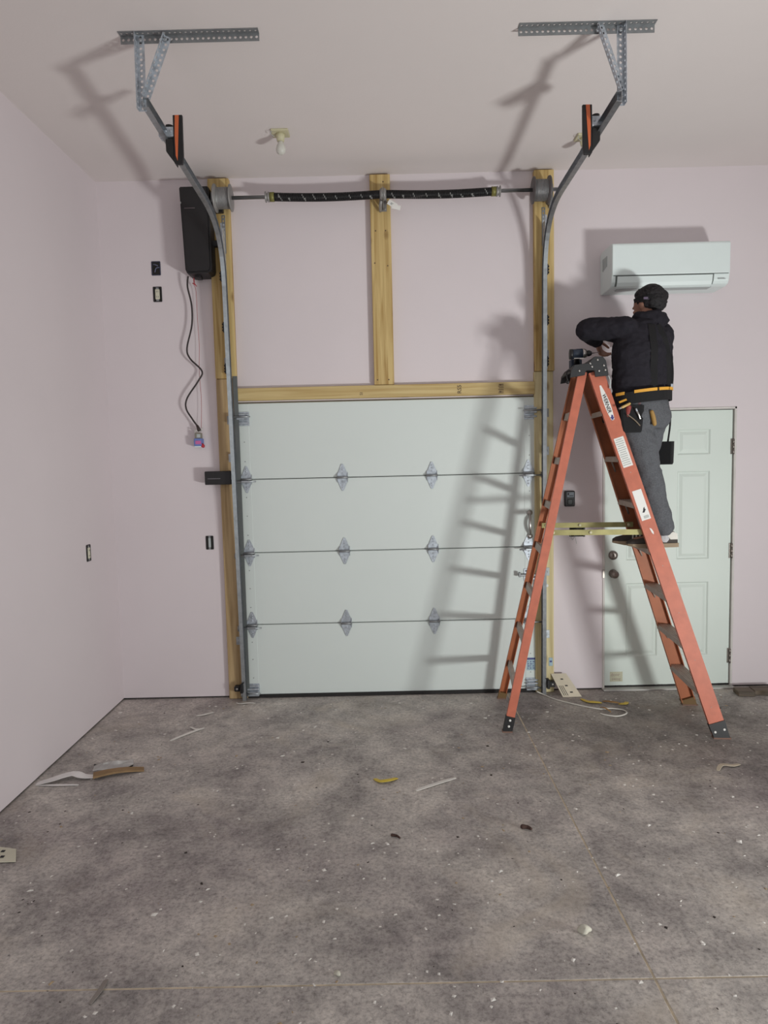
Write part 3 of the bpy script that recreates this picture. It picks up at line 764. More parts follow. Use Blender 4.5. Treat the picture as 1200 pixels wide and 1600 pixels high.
wallbox(.398, 2.953, .056, .100, 'black box with ivory receptacle, lower of two beside the opener', 'receptacle', BLACKP)
wallbox(.692, 1.166, .050, .095, 'black box with grey switch body, low on back wall left of jamb', 'switch', BLACKP)
wallbox(-.456, 1.170, .056, .105, 'narrow open outlet box with receptacle on the left side wall', 'receptacle', BLACKP, True)
# black lock motor left of the door
t = thing('door_lock', (.80, -.04, 1.59), 'black rectangular lock motor beside the left track, halfway up the door', 'door lock')
bm = new_bm(); add_box(bm, (.700, -.095, 1.592), (.888, -.042, 1.688), bevel=.004); o = obj('lock_housing', bm, BLACKP, t)
bm = new_bm(); add_box(bm, (.722, -.097, 1.633), (.812, -.0945, 1.638)); obj('lock_line', bm, mat('line_grey', (110, 106, 112), .5), o)
bm = new_bm(); add_box(bm, (.882, -.09, 1.625), (.903, -.05, 1.655), bevel=.002); obj('lock_bolt', bm, GALVD, o)
# safety sensors
def sensor(x, s, z, label):
    t = thing('safety_sensor', (x, -.04, z), label, 'sensor', 'door safety sensors')
    bm = new_bm(); add_box(bm, (x - .021, -.095, z - .020), (x + .021, -.05, z + .020), bevel=.005); b = obj('sensor_body', bm, BLACKP, t)
    bm = new_bm(); add_lathe(bm, (x, -.095, z), (0, -1, 0), [(0, .008), (.003, .008), (.004, .004)], 10); obj('sensor_lens', bm, CHROME, b)
    bm = new_bm(); add_box(bm, (min(x, x + s * .05), -.085, z - .012), (max(x, x + s * .05), -.08, z + .012), bevel=.002); add_box(bm, (x + s * .036 - .008, -.12, z - .026), (x + s * .036 + .014, -.06, z + .04), bevel=.003); add_tube(bm, [(x + s * .03, -.09, z - .01), (x + s * .045, -.12, z + .01), (x + s * .03, -.11, z + .035), (x + s * .055, -.10, z + .05)], .004, 6)
    obj('sensor_bracket', bm, BLACKM, t)
sensor(.868, 1, .094, 'black safety sensor at the foot of the left track')
sensor(3.175, -1, .078, 'black safety sensor at the foot of the right track behind the ladder')
# round washer plate and clip on the right jamb
t = thing('strike_plate', (3.155, -.04, .9), 'small bright square lock plate on the right jamb', 'strike plate')
bm = new_bm(); add_box(bm, (3.130, -.0445, .873), (3.168, -.038, .932), bevel=.002); o = obj('plate', bm, WHITEG, t)
bm = new_bm(); add_lathe(bm, (3.146, -.0445, .902), (0, -1, 0), [(0, .008), (.006, .008), (.008, .004)], 8); obj('screw', bm, GALVD, o)
bm = new_bm(); add_lathe(bm, (3.148, -.038, .80), (0, -1, 0), [(0, .013), (.005, .013), (.007, .006)], 12); tag(obj('cable_clip', bm, WHITEL), 'tiny white round clip on the right jamb below the square lock plate', 'clip')
bm = new_bm(); add_box(bm, (3.162, -.0415, .20), (3.19, -.038, .262), bevel=.001); o = tag(obj('jamb_label', bm, LBLUE), 'small blue-grey printed label near the foot of right jamb', 'label')
bm = new_bm(); add_box(bm, (3.168, -.0422, .228), (3.184, -.0413, .24)); obj('label_print', bm, INKU, o)
# ---------------------------------------------------------------- keypad and open wire box
t = thing('wall_control', (3.322, 0, 1.37), 'black wall control with small grey screen between jamb and entry door', 'wall control')
bm = new_bm(); add_box(bm, (3.286, -.024, 1.373), (3.360, 0, 1.486), bevel=.005); b = obj('control_body', bm, BLACKP, t)
bm = new_bm(); add_box(bm, (3.302, -.0255, 1.440), (3.352, -.0235, 1.477), bevel=.001); sc_ = obj('control_screen', bm, SCREEN, b)
bm = new_bm(); add_box(bm, (3.318, -.0262, 1.448), (3.346, -.0252, 1.453)); add_box(bm, (3.306, -.0262, 1.456), (3.316, -.0252, 1.472)); obj('screen_marks', bm, INKB, sc_)
bm = new_bm(); add_box(bm, (3.306, -.0262, 1.388), (3.342, -.0235, 1.425), bevel=.003); obj('push_button', bm, mat('button_black', (40, 42, 40), .4), b)
t = thing('switch_box', (3.375, 0, 1.13), 'open black switch box with loose wires behind the ladder spreader', 'switch box')
bm = new_bm(); add_box(bm, (3.325, -.003, 1.150), (3.435, 0, 1.235)); b = obj('box_back', bm, DARK, t)
bm = new_bm(); add_box(bm, (3.345, -.03, 1.155), (3.38, -.002, 1.21), bevel=.003); add_box(bm, (3.385, -.022, 1.158), (3.408, -.002, 1.178), bevel=.003); obj('black_switch', bm, BLACKP, b)
bm = new_bm(); add_box(bm, (3.423, -.014, 1.148), (3.436, -.002, 1.232), bevel=.002); obj('box_edge', bm, BLACKP, b)
bm = new_bm(); add_tube(bm, [(3.33, -.01, 1.20), (3.326, -.03, 1.16), (3.338, -.03, 1.13), (3.355, -.02, 1.15)], .002, 5); add_tube(bm, [(3.36, -.02, 1.155), (3.365, -.03, 1.12), (3.372, -.02, 1.10)], .0015, 5); add_tube(bm, [(3.395, -.02, 1.19), (3.41, -.035, 1.185), (3.42, -.02, 1.165)], .003, 5); obj('loose_wire', bm, INKG, b)
bm = new_bm(); add_box(bm, (3.408, -.018, 1.175), (3.422, -.004, 1.20), bevel=.002); obj('white_connector', bm, WHITEP, b)
# ---------------------------------------------------------------- air conditioner
t = thing('air_conditioner', (3.945, 0, 2.86), 'white wall-mounted split air conditioner above the person', 'air conditioner')
ax0, ax1 = 3.546, 4.340
pr = [(0, 3.140), (-.02, 3.157), (-.225, 3.157), (-.245, 3.150), (-.250, 3.138), (-.246, 2.940), (-.238, 2.900), (-.222, 2.878), (-.19, 2.868), (-.02, 2.866), (0, 2.872)]
bm = new_bm(); add_prism(bm, [(ax0, y, z) for y, z in pr], (ax1 - ax0, 0, 0), bevel=.004); cab = obj('cabinet', bm, WHITEP, t)
bm = new_bm(); pf = [(-.235, 3.156), (-.250, 3.150), (-.256, 3.138), (-.2535, 2.946), (-.248, 2.942), (-.24, 2.946)]
add_prism(bm, [(ax0 + .002, y, z) for y, z in pf], (ax1 - ax0 - .004, 0, 0), bevel=.0025); obj('front_panel', bm, WHITEP, t)
bm = new_bm(); fl = [(-.2515, 2.936), (-.254, 2.934), (-.2475, 2.895), (-.235, 2.873), (-.215, 2.863), (-.212, 2.868), (-.23, 2.878), (-.242, 2.898)]
add_prism(bm, [(3.582, y, z) for y, z in fl], (.64, 0, 0)); lv = obj('air_louver', bm, WHITEP, t)
bm = new_bm(); add_prism(bm, [(3.572, -.2475, 2.940), (3.572, -.2482, 2.940), (3.572, -.2402, 2.898), (3.572, -.222, 2.876), (3.572, -.2215, 2.878)], (.662, 0, 0))
add_box(bm, (ax0 + .01, -.2515, 2.9405), (ax1 - .01, -.24, 2.9445)); obj('louver_gap', bm, mat('gap_grey', (110, 116, 114), .8), t)
bm = new_bm(); add_box(bm, (3.60, -.205, 2.862), (4.235, -.14, 2.870), bevel=.002); obj('outlet_vane', bm, WHITEG, t)
bm = new_bm()
for k in range(4): add_box(bm, (ax0 - .003, -.15 + k * .026, 3.03 - k * .004), (ax0 + .001, -.135 + k * .026, 3.10))
obj('side_grille', bm, WHITEG, t)
bm = new_bm(); add_box(bm, (4.262, -.2535, 2.905), (4.31, -.243, 2.908)); obj('status_line', bm, WHITEG, t)
# ---------------------------------------------------------------- entry door
bm = new_bm(); w_ = .016
add_box(bm, (EX0, -.006, .0), (EX0 + w_, .12, EZ), bevel=.002); add_box(bm, (EX1 - w_, -.006, 0), (EX1, .12, EZ), bevel=.002); add_box(bm, (EX0, -.006, EZ - w_), (EX1, .12, EZ), bevel=.002)
door = struct('door_1', bm, FRAMEW, 'white six-panel entry door behind the ladder, with knob and deadbolt')
ex0, ex1, ez0, ez1 = EX0 + .021, EX1 - .022, .024, EZ - .021
cols = [(3.744, 3.976), (4.112, 4.350)]; rows = [(.243, .793), (.962, 1.608), (1.728, 1.911)]
def panel_door():
    bm = new_bm(); y0 = .012
    xs = sorted([ex0, ex1] + [v for c in cols for v in c]); zs = sorted([ez0, ez1] + [v for r in rows for v in r])
    for i in range(len(xs) - 1):
        for j in range(len(zs) - 1):
            a, b, c, d = xs[i], xs[i + 1], zs[j], zs[j + 1]
            if (a, b) in cols and (c, d) in rows:
                prev = None
                for ins, dy in ((0, 0), (.010, .008), (.018, .008), (.040, .001)):
                    q = [bm.verts.new(p) for p in ((a + ins, y0 + dy, c + ins), (b - ins, y0 + dy, c + ins), (b - ins, y0 + dy, d - ins), (a + ins, y0 + dy, d - ins))]
                    if prev:
                        for k in range(4): bm.faces.new((prev[k], prev[(k + 1) % 4], q[(k + 1) % 4], q[k]))
                    prev = q
                bm.faces.new(prev)
            else:
                bm.faces.new([bm.verts.new(p) for p in ((a, y0, c), (b, y0, c), (b, y0, d), (a, y0, d))])
    bmesh.ops.remove_doubles(bm, verts=bm.verts[:], dist=1e-5)
    add_box(bm, (ex0, y0 + .012, ez0), (ex1, y0 + .045, ez1))
    for lo, hi in (((ex0, y0 + .0001, ez0), (ex0 + .001, y0 + .02, ez1)), ((ex1 - .001, y0 + .0001, ez0), (ex1, y0 + .02, ez1)), ((ex0, y0 + .0001, ez1 - .001), (ex1, y0 + .02, ez1)), ((ex0, y0 + .0001, ez0), (ex1, y0 + .02, ez0 + .001))): add_box(bm, lo, hi)
    return bm
leaf = obj('door_leaf', panel_door(), DOORE, door)
bm = new_bm(); add_box(bm, (EX0 + .01, .05, 0), (EX1 - .01, .06, EZ - .01)); obj('weather_stop', bm, DARK, door)
kx = 3.648
bm = new_bm(); add_lathe(bm, (kx, .012, .868), (0, -1, 0), [(0, .032), (.006, .032), (.010, .018), (.028, .014), (.034, .024), (.048, .029), (.058, .025), (.062, .012)], 22); kn = obj('door_knob', bm, SATIN, leaf)
bm = new_bm(); add_lathe(bm, (kx, .012, 1.004), (0, -1, 0), [(0, .034), (.008, .034), (.014, .028), (.018, .014)], 22); db = obj('deadbolt', bm, SATIN, leaf)
bm = new_bm(); add_box(bm, (kx - .004, -.022, .992), (kx + .004, -.002, 1.016), bevel=.002); obj('thumb_turn', bm, SATIN, db) if False else obj('thumb_turn', bm, SATIN, leaf)
bm = new_bm(); add_box(bm, (EX0 - .001, -.009, .84), (EX0 + .014, -.004, .90), bevel=.001); obj('latch_strike', bm, SATIN, door)
for z in (1.78, 1.02, .235):
    bm = new_bm()
    for k in range(3): add_cyl(bm, (EX1 - .019, .0, z - .055 + k * .037), (EX1 - .019, .0, z - .055 + k * .037 + .034), .0085, seg=10)
    add_box(bm, (EX1 - .034, .006, z - .055), (EX1 - .004, .0125, z + .055)); obj('hinge', bm, SATIN, door)
bm = new_bm(); add_box(bm, (EX0 - .004, -.05, 0), (EX1 + .004, .02, .012), bevel=.003); obj('threshold', bm, mat('threshold_alu', (196, 194, 190), .4, .4), door)
bm = new_bm(); add_box(bm, (ex0, .012, .012), (ex1, .04, .026)); obj('door_sweep', bm, RUBBER, door)
bm = new_bm(); add_box(bm, (3.628, .0105, .054), (3.722, .0125, .128)); sk = obj('paper_sticker', bm, STICK, leaf)
text('handwriting', 'door', .034, basis((3.668, .0102, .106), (1, 0, .03), (0, 0, 1)), mat('faint_ink', (166, 150, 138), .8), leaf); text('handwriting', 'swing', .030, basis((3.674, .0102, .074), (1, 0, 0), (0, 0, 1)), MATS['faint_ink'], leaf)
# ---------------------------------------------------------------- step ladder
NL0, NL1 = V((2.728, -.748, 0)), V((3.236, -.648, 2.262))
FL0, FL1 = V((2.795, -.130, 0)), V((3.262, -.375, 2.262))
NR0, NR1 = V((4.008, -.912, 0)), V((3.308, -.672, 2.262))
FR0, FR1 = V((4.062, -.330, 0)), V((3.331, -.372, 2.262))
lad = thing('step_ladder', ((NL0 + FL0 + NR0 + FR0) / 4), 'tall orange fibreglass step ladder standing open before the doors', 'ladder')
def rail(b, t, inward, w, fl, m, name):
    ax = (t - b).normalized(); inn = V(inward); inn = (inn - ax * inn.dot(ax)).normalized(); wd = ax.cross(inn).normalized()
    bm = new_bm(); h = w / 2; tk = .005
    prof = [(0, -h), (fl, -h), (fl, -h + tk), (tk, -h + tk), (tk, h - tk), (fl, h - tk), (fl, h), (0, h)]
    A = [bm.verts.new(b + ax * .0 + inn * u + wd * v) for u, v in prof]; B = [bm.verts.new(t + inn * u + wd * v) for u, v in prof]
    for V_ in A: V_.co.z = max(V_.co.z, 0) if False else V_.co.z
    for i in range(8): bm.faces.new((A[i], A[(i + 1) % 8], B[(i + 1) % 8], B[i]))
    for q in (A, B):
        for k in ((0, 1, 2, 3), (0, 3, 4, 7), (4, 5, 6, 7)): bm.faces.new([q[i] for i in k])
    bmesh.ops.recalc_face_normals(bm, faces=bm.faces[:])
    return obj(name, bm, m, lad), ax, inn, wd
def cutpt(b, t, z): return b + (t - b) * (z / t.z)
inY = V((.09, 1, 0)).normalized()
RNR, aNR, iNR, wNR = rail(cutpt(NR0, NR1, .035), NR1, inY, .090, .032, FIBRE, 'front_rail')
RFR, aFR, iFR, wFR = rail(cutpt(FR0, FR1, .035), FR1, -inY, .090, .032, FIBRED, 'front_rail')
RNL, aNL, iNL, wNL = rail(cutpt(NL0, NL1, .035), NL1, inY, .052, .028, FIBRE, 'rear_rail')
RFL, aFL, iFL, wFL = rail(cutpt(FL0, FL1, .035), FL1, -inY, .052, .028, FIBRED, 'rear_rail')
# feet
def foot(b, ax, inn, wd, w, col, near):
    bm = new_bm(); h = w / 2 + .004
    p = [(-.006, -h), (.030, -h), (.030, h), (-.006, h)]
    bot = b - ax * (b.z / ax.z)
    A = []
    for s, z in ((0, .006), (1, .10 if near else .05)):
        c = cutpt_ax(bot, ax, z); A.append([bm.verts.new(c + inn * u + wd * v) for u, v in p])
    for v in A[0]: v.co.z = .007
    for i in range(4): bm.faces.new((A[0][i], A[0][(i + 1) % 4], A[1][(i + 1) % 4], A[1][i]))
    bm.faces.new(A[0]); bm.faces.new(A[1])
    f = obj('foot', bm, col, lad)
    bm = new_bm(); c = bot
    q = [bm.verts.new((c + inn * u * 1.1 + wd * v * 1.1).to_2d().to_3d() + V((0, 0, z))) for z in (0, .009) for u, v in p]
    for i in range(4): bm.faces.new((q[i], q[(i + 1) % 4], q[4 + (i + 1) % 4], q[4 + i]))
    bm.faces.new(q[:4]); bm.faces.new(q[4:]); obj('foot_pad', bm, mat('pad_brown', (120, 92, 80), .8) if 'pad_brown' not in MATS else MATS['pad_brown'], f)
    if near:
        bm = new_bm()
        pos = ((-.5, .05), (.5, .05)) if w > .07 else ((0, .04), (0, .078))
        for k, z in pos: add_lathe(bm, cutpt_ax(bot, ax, z) + wd * k * w * .62 - inn * .006, -inn, [(0, .008), (.003, .007), (.004, .003)], 10)
        obj('rivet', bm, WHITEL, f)
def cutpt_ax(bot, ax, z): return bot + ax * (z / ax.z)
foot(NR0, aNR, iNR, wNR, .090, BLACKP, True); foot(NL0, aNL, iNL, wNL, .052, BLACKP, True)
foot(FR0, aFR, iFR, wFR, .090, mat('foot_inner', (112, 86, 52), .7), False); foot(FL0, aFL, iFL, wFL, .052, MATS['foot_inner'], False)
# treads on the climbing side and bars on the rear side
for k in range(1, 8):
    z = .288 * k
    a, b = cutpt(NR0, NR1, z) + iNR * .006, cutpt(FR0, FR1, z) + iFR * .006
    d = (b - a).normalized(); out = V((d.y, -d.x, 0)).normalized(); out = out if out.x > 0 else -out
    bm = new_bm(); hw = .042
    prof = [(-hw, 0), (hw, 0), (hw, -.032), (hw - .004, -.032), (hw - .004, -.005), (-hw + .004, -.005), (-hw + .004, -.032), (-hw, -.032)]
    A = [bm.verts.new(a + out * u + V((0, 0, v))) for u, v in prof]; B = [bm.verts.new(b + out * u + V((0, 0, v))) for u, v in prof]
    for i in range(8): bm.faces.new((A[i], A[(i + 1) % 8], B[(i + 1) % 8], B[i]))
    for q in range(5):
        u = -hw + .012 + q * (2 * hw - .024) / 4
        c = [bm.verts.new(p + out * (u + s * .003) + V((0, 0, h))) for p in (a, b) for s, h in ((-1, 0), (0, .0025), (1, 0))]
        bm.faces.new((c[0], c[1], c[4], c[3])); bm.faces.new((c[1], c[2], c[5], c[4]))
    st = obj('step', bm, ALUT, lad)
    if k < 7:
        bm = new_bm()
        for e, s in ((a, 1), (b, -1)):
            add_tube(bm, [e + d * s * .02 + out * .0 - V((0, 0, .03)), cutpt(NR0, NR1, z - .10) + d * .004 if s > 0 else cutpt(FR0, FR1, z - .10) - d * .004], .006, 6, n=1)
        obj('step_brace', bm, ALUT, st)
    a, b = cutpt(NL0, NL1, z - .02) + iNL * .005, cutpt(FL0, FL1, z - .02) + iFL * .005
    d = (b - a).normalized(); ax = ((aNL + aFL) / 2).normalized(); nn = d.cross(ax).normalized()
    bm = new_bm(); A = [bm.verts.new(a + ax * u + nn * v) for u, v in ((-.022, -.012), (.022, -.012), (.022, .012), (-.022, .012))]; B = [bm.verts.new(b + ax * u + nn * v) for u, v in ((-.022, -.012), (.022, -.012), (.022, .012), (-.022, .012))]
    for i in range(4): bm.faces.new((A[i], A[(i + 1) % 4], B[(i + 1) % 4], B[i]))
    bm.faces.new(A[::-1]); bm.faces.new(B)
    obj('rear_bar', bm, ALUT, lad)
# spreaders
for (a, b, c) in ((cutpt(NL0, NL1, 1.262) + iNL * .035, cutpt(NR0, NR1, 1.262) + iNR * .035, -1), (cutpt(FL0, FL1, 1.272) + iFL * .035, cutpt(FR0, FR1, 1.272) + iFR * .035, 1)):
    mid = a.lerp(b, .42); bm = new_bm()
    d = (b - a).normalized(); up = V((0, 0, 1)); s = d.cross(up)
    for p, q in ((a, mid + d * .05), (mid - d * .05, b)):
        off = s * (.003 if p is a else -.003)
        t_ = [bm.verts.new(e + off + up * h + s * w2) for e in (p, q) for h, w2 in ((-.017, -.002), (.017, -.002), (.017, .002), (-.017, .002))]
        for i in range(4): bm.faces.new((t_[i], t_[(i + 1) % 4], t_[4 + (i + 1) % 4], t_[4 + i]))
        bm.faces.new(t_[:4]); bm.faces.new(t_[4:])
    sp = obj('spreader_bar', bm, ZINC, lad)
    bm = new_bm()
    for e in (a + d * .03, mid, b - d * .03): add_lathe(bm, e + s * (-.006 if s.y > 0 else .006), -s if s.y > 0 else s, [(0, .010), (.004, .010), (.007, .005)], 10)
    obj('spreader_rivet', bm, IVORY, sp)
# top cap
bm = new_bm(); vdir = V((.09, 1, 0)).normalized(); udir = V((1, -.09, 0)).normalized()
cc = (NL1 + FL1 + NR1 + FR1) / 4; dep = .365
def U(u, z, v=0): return V((cc.x, cc.y, 0)) + udir * (u * .845 - .016) + vdir * v + V((0, 0, z))
out = [(-.128, 2.222), (-.120, 2.268), (-.095, 2.300), (.005, 2.308), (.045, 2.345), (.105, 2.345), (.128, 2.320), (.148, 2.228), (.052, 2.222), (.045, 2.262), (-.015, 2.262), (-.022, 2.235)]
add_prism(bm, [U(u, z, -dep / 2) for u, z in out], vdir * .010, bevel=.002)
add_prism(bm, [U(u, z, dep / 2 - .010) for u, z in out], vdir * .010, bevel=.002)
top = [(-.124, 2.262), (-.095, 2.300), (.005, 2.308), (.045, 2.345), (.105, 2.345), (.128, 2.320), (.131, 2.306), (.1, 2.328), (.05, 2.328), (.01, 2.29), (-.09, 2.284), (-.116, 2.256)]
add_prism(bm, [U(u, z, -dep / 2 + .005) for u, z in top], vdir * (dep - .01))
cap = obj('top_cap', bm, mat('cap_black', (38, 38, 40), .5), lad)
bm = new_bm()
for u, z in ((-.062, 2.262), (.028, 2.285), (.015, 2.305), (.078, 2.258), (.123, 2.262), (.112, 2.290), (.068, 2.325)): add_lathe(bm, U(u, z, -dep / 2 - .001), -vdir, [(0, .007), (.003, .006), (.004, .003)], 10)
obj('rivet', bm, CHROME, cap)
bm = new_bm(); add_tube(bm, [U(-.12, 2.27, -.14), U(-.142, 2.262, -.145), U(-.142, 2.225, -.145), U(-.13, 2.2, -.14)], .004, 6); add_ball(bm, U(-.136, 2.2, -.142), .012); obj('tool_hook', bm, BLACKM, cap)
bm = new_bm(); add_tube(bm, [U(.143, 2.24, -.16), U(.160, 2.20, -.17), U(.158, 2.15, -.17)], .005, 8); obj('side_clip', bm, WHITEG, cap)
# labels on the near front rail
def web(z, off=0.0, lift=.0012): return cutpt(NR0, NR1, z) + wR * off - iNR * lift
wR = wNR if wNR.x > 0 else -wNR
def decal(z0, z1, w, off, m, name, lift=.0009):
    bm = new_bm(); a, b = web(z0, off, 0), web(z1, off, 0)
    add_prism(bm, [a - wR * w / 2, a + wR * w / 2, b + wR * w / 2, b - wR * w / 2], -iNR * lift); return obj(name, bm, m, RNR)
bm = new_bm(); zt, zb = 2.172, 1.955; po = []
for k in range(9):
    f = k / 8; z = zt + (zb - zt) * f; wl = .036 * (math.sin(PI * (.06 + .80 * f)) ** .8) ; po.append((z, wl / 2))
poly = [web(z, -h - .004 + .006 * i / 8, 0) for i, (z, h) in enumerate(po)] + [web(z, h - .004 + .006 * i / 8, 0) for i, (z, h) in reversed(list(enumerate(po)))]
add_prism(bm, poly, -iNR * .0009); obj('brand_decal', bm, WHITEL, RNR)
text('brand_name', 'WERNER', .031, basis(web(2.060, -.002, .0012), -aNR, wR), INKB, RNR, bold=True, shear=.12, sx=.98)
bm = new_bm()   # blue swoosh under the name
pl = [(-.012, 0), (-.006, .010), (.002, .006), (.008, .013), (.014, .004), (.024, .010), (.018, -.002), (.026, -.010), (.012, -.006), (.004, -.013), (.0, -.004)]
c0 = web(1.977, .002, 0); add_prism(bm, [c0 - aNR * u + wR * v for u, v in pl], -iNR * .0013); obj('brand_mark', bm, INKU, RNR)
decal(1.668, 1.848, .060, -.002, WHITEL, 'safety_label')
bm = new_bm()
for k in range(13):
    z = 1.838 - k * .0128; wl = random.choice((.044, .05, .038))
    a = web(z, -.004, .0005); add_prism(bm, [a - wR * wl / 2, a + wR * wl / 2, a + wR * wl / 2 - aNR * .005, a - wR * wl / 2 - aNR * .005], -iNR * .001)
obj('label_print', bm, INKG, RNR)
decal(1.340, 1.522, .056, -.002, WHITEL, 'safety_label')
bm = new_bm(); a = web(1.395, .002, .0005)
add_prism(bm, [a + wR * u + aNR * v for u, v in ((-.014, -.010), (-.006, .002), (.0, .016), (.008, .022), (.006, .008), (.012, .006), (.004, -.004), (-.002, -.012))], -iNR * .0012); obj('label_icon', bm, INKB, RNR)
bm = new_bm()
for k in range(7):
    a = web(1.366, -.012 + k * .0045, .0005); add_prism(bm, [a, a + wR * .0028, a + wR * .0028 - aNR * .018, a - aNR * .018], -iNR * .001)
obj('barcode', bm, INKG, RNR)
bm = new_bm(); a = web(1.27, .004, .0003)
add_prism(bm, [a + wR * u + aNR * v for u, v in ((-.006, .02), (.004, .012), (.010, -.012), (.006, -.026), (-.002, -.012))], -iNR * .0006); obj('paint_chip', bm, WHITEL, RNR)
# ---------------------------------------------------------------- drill on the ladder
t = thing('power_drill', U(-.03, 2.31), 'dark blue compact cordless drill lying on the ladder top', 'drill')
dx = lambda u, v, z: U(-.06 + (u + .06) * 1.22 + .03, 2.309 + (z - 2.306) * 1.1, v)
bm = new_bm(); add_cyl(bm, dx(-.118, -.06, 2.372), dx(-.045, -.06, 2.374),   .031, seg=18); add_box(bm, dx(-.115, -.085, 2.345), dx(-.06, -.035, 2.372), bevel=.006); b = obj('drill_body', bm, DRILLB, t)
bm = new_bm(); add_lathe(bm, dx(-.122, -.06, 2.372), udir, [(0, .018), (0, .032), (.018, .0325), (.018, .02)], 18); obj('motor_cap', bm, BLACKP, b)
bm = new_bm(); add_lathe(bm, dx(-.045, -.06, 2.374), udir, [(0, .031), (.010, .030), (.027, .022), (.027, .01)], 18); obj('gear_collar', bm, CHROME, b)
bm = new_bm(); add_lathe(bm, dx(-.023, -.06, 2.374), udir, [(0, .018), (.02, .019), (.034, .012), (.036, .006)], 16); obj('chuck', bm, BLACKP, b)
bm = new_bm(); add_cyl(bm, dx(.01, -.06, 2.374), dx(.055, -.062, 2.378), .0035, seg=8); obj('drill_bit', bm, mat('bit_dark', (96, 82, 82), .4, .6), b)
bm = new_bm(); add_limb(bm, [dx(-.075, -.055, 2.36), dx(-.068, .0, 2.345), dx(-.06, .05, 2.335)], [.019, .017, .02]); obj('grip', bm, BLACKP, t)
bm = new_bm(); add_box(bm, dx(-.095, .045, 2.306), dx(-.03, .105, 2.356), bevel=.005); obj('battery', bm, DRILLB, t)
bm = new_bm(); add_box(bm, dx(-.10, -.09, 2.3425), dx(-.04, -.084, 2.347), bevel=.001); obj('side_strip', bm, WHITEL, b)
# ---------------------------------------------------------------- person
pt = thing('person', (3.66, -.58, 1.155), 'person in dark hoodie and grey trousers on the ladder, back turned, left elbow out', 'person')
F = V((-.42, .907, 0)).normalized(); Rv = V((F.y, -F.x, 0)); Z = V((0, 0, 1))
hip, wai, che, sho, nek, hed = V((3.620, -.572, 2.022)), V((3.620, -.560, 2.150)), V((3.638, -.540, 2.386)), V((3.660, -.505, 2.530)), V((3.702, -.462, 2.606)), V((3.722, -.430, 2.700))
lsh, rsh = sho - Rv * .165, sho + Rv * .165
lel, lwr = V((3.300, -.455, 2.556)), V((3.440, -.270, 2.505))
rel, rwr = V((3.862, -.305, 2.300)), V((3.740, -.130, 2.46))
lhp, rhp = hip - Rv * .085, hip + Rv * .085
lkn, rkn = V((3.645, -.642, 1.63)), V((3.655, -.490, 1.63))
lan, ran = V((3.744, -.645, 1.235)), V((3.722, -.490, 1.235))
Fh = V((-.50, .82, -.26)).normalized(); Rh = Fh.cross(Z).normalized(); Uh = Rh.cross(Fh).normalized()
HR = M((Rh, Fh, Uh)).transposed()
def torso(bm, k, z0=True):
    R_ = [(hip - Z * .10, .165, .125), (hip, .178, .130), (wai, .158, .112), (wai.lerp(che, .5), .168, .115), (che, .185, .120), (sho - Z * .02, .175, .100), (sho + Z * .035, .095, .070)]
    add_loft(bm, [(c, Rv * (a + k), F * (b + k)) for c, a, b in R_], 24)
bm = new_bm(); torso(bm, -.012)
for a, b, c, d in ((lsh, lel, lwr, -1), (rsh, rel, rwr, 1)): add_limb(bm, [a, a.lerp(b, .5), b, b.lerp(c, .4), c], [.052, .046, .038, .038, .026])
for a, b, c in ((lhp, lkn, lan), (rhp, rkn, ran)): add_limb(bm, [a, a.lerp(b, .45), b, b.lerp(c, .35), c], [.085, .074, .052, .052, .034])
for a in (lan, ran): add_limb(bm, [a - Z * .01, a + V((-.06, 0, -.035)), a + V((-.17, 0, -.045))], [.034, .034, .028])
add_limb(bm, [nek - Z * .04, nek + Z * .02, hed - Z * .04], [.062, .054, .052])
add_ball(bm, hed + Uh * .015, (.074, .094, .098), HR, 3); add_ball(bm, hed - Uh * .045 + Fh * .034, (.056, .058, .058), HR, 3)   # skull, jaw
def hp(r, f, u): return hed + Rh * r + Fh * f + Uh * u
add_limb(bm, [hp(0, .090, .012), hp(0, .106, -.012), hp(0, .098, -.022)], [.010, .012, .010])                       # nose
for s in (-1, 1):
    add_ball(bm, hp(s * .030, .082, .020), (.016, .012, .010), HR); add_ball(bm, hp(s * .042, .068, -.018), (.022, .02, .018), HR)
    add_ball(bm, hp(s * .076, -.004, -.006), (.010, .020, .032), HR)                                                   # ears
add_ball(bm, hp(0, .088, -.048), (.022, .012, .010), HR); add_ball(bm, hp(0, .078, -.085), (.020, .018, .016), HR)     # lips, chin
def hand(bm, w0, dirv, palm, thumb, curl):
    dirv, palm = V(dirv).normalized(), V(palm).normalized(); side = dirv.cross(palm).normalized() * thumb; palm = (palm - dirv * palm.dot(dirv)).normalized()
    c = w0 + dirv * .045
    add_loft(bm, [(w0 - dirv * .005, side * .026, palm * .017), (c, side * .037, palm * .016), (w0 + dirv * .088, side * .039, palm * .013)], 14)
    for k, (o_, L_) in enumerate(((.030, .066), (.010, .074), (-.010, .070), (-.029, .055))):
        p = w0 + dirv * .080 + side * o_; pts = [p]; a = .25
        for q, f in enumerate((.46, .32, .26)):
            a += curl * (1 + .1 * k); p = p + (dirv * math.cos(a) + palm * math.sin(a)) * L_ * f; pts.append(p)
        add_limb(bm, pts, [.0085, .0082, .0075, .0065], 8, 2)
    p = w0 + dirv * .025 + side * .026; q = p + (dirv * .5 + side * .8 + palm * .35).normalized() * .036; r = q + (dirv * .9 + side * .25 + palm * .5).normalized() * .030; s = r + (dirv * .9 - side * .1 + palm * .6).normalized() * .024
    add_limb(bm, [p, q, r, s], [.013, .011, .0095, .008], 8, 2)
hand(bm, lwr, (.42, .35, -.84), (.7, -.5, .1), -1, .40)
hand(bm, rwr, (-.55, .55, .60), (-.6, .5, -.4), -1, .40)
body = remeshed('body', bm, SKIN, pt, .006, 3)
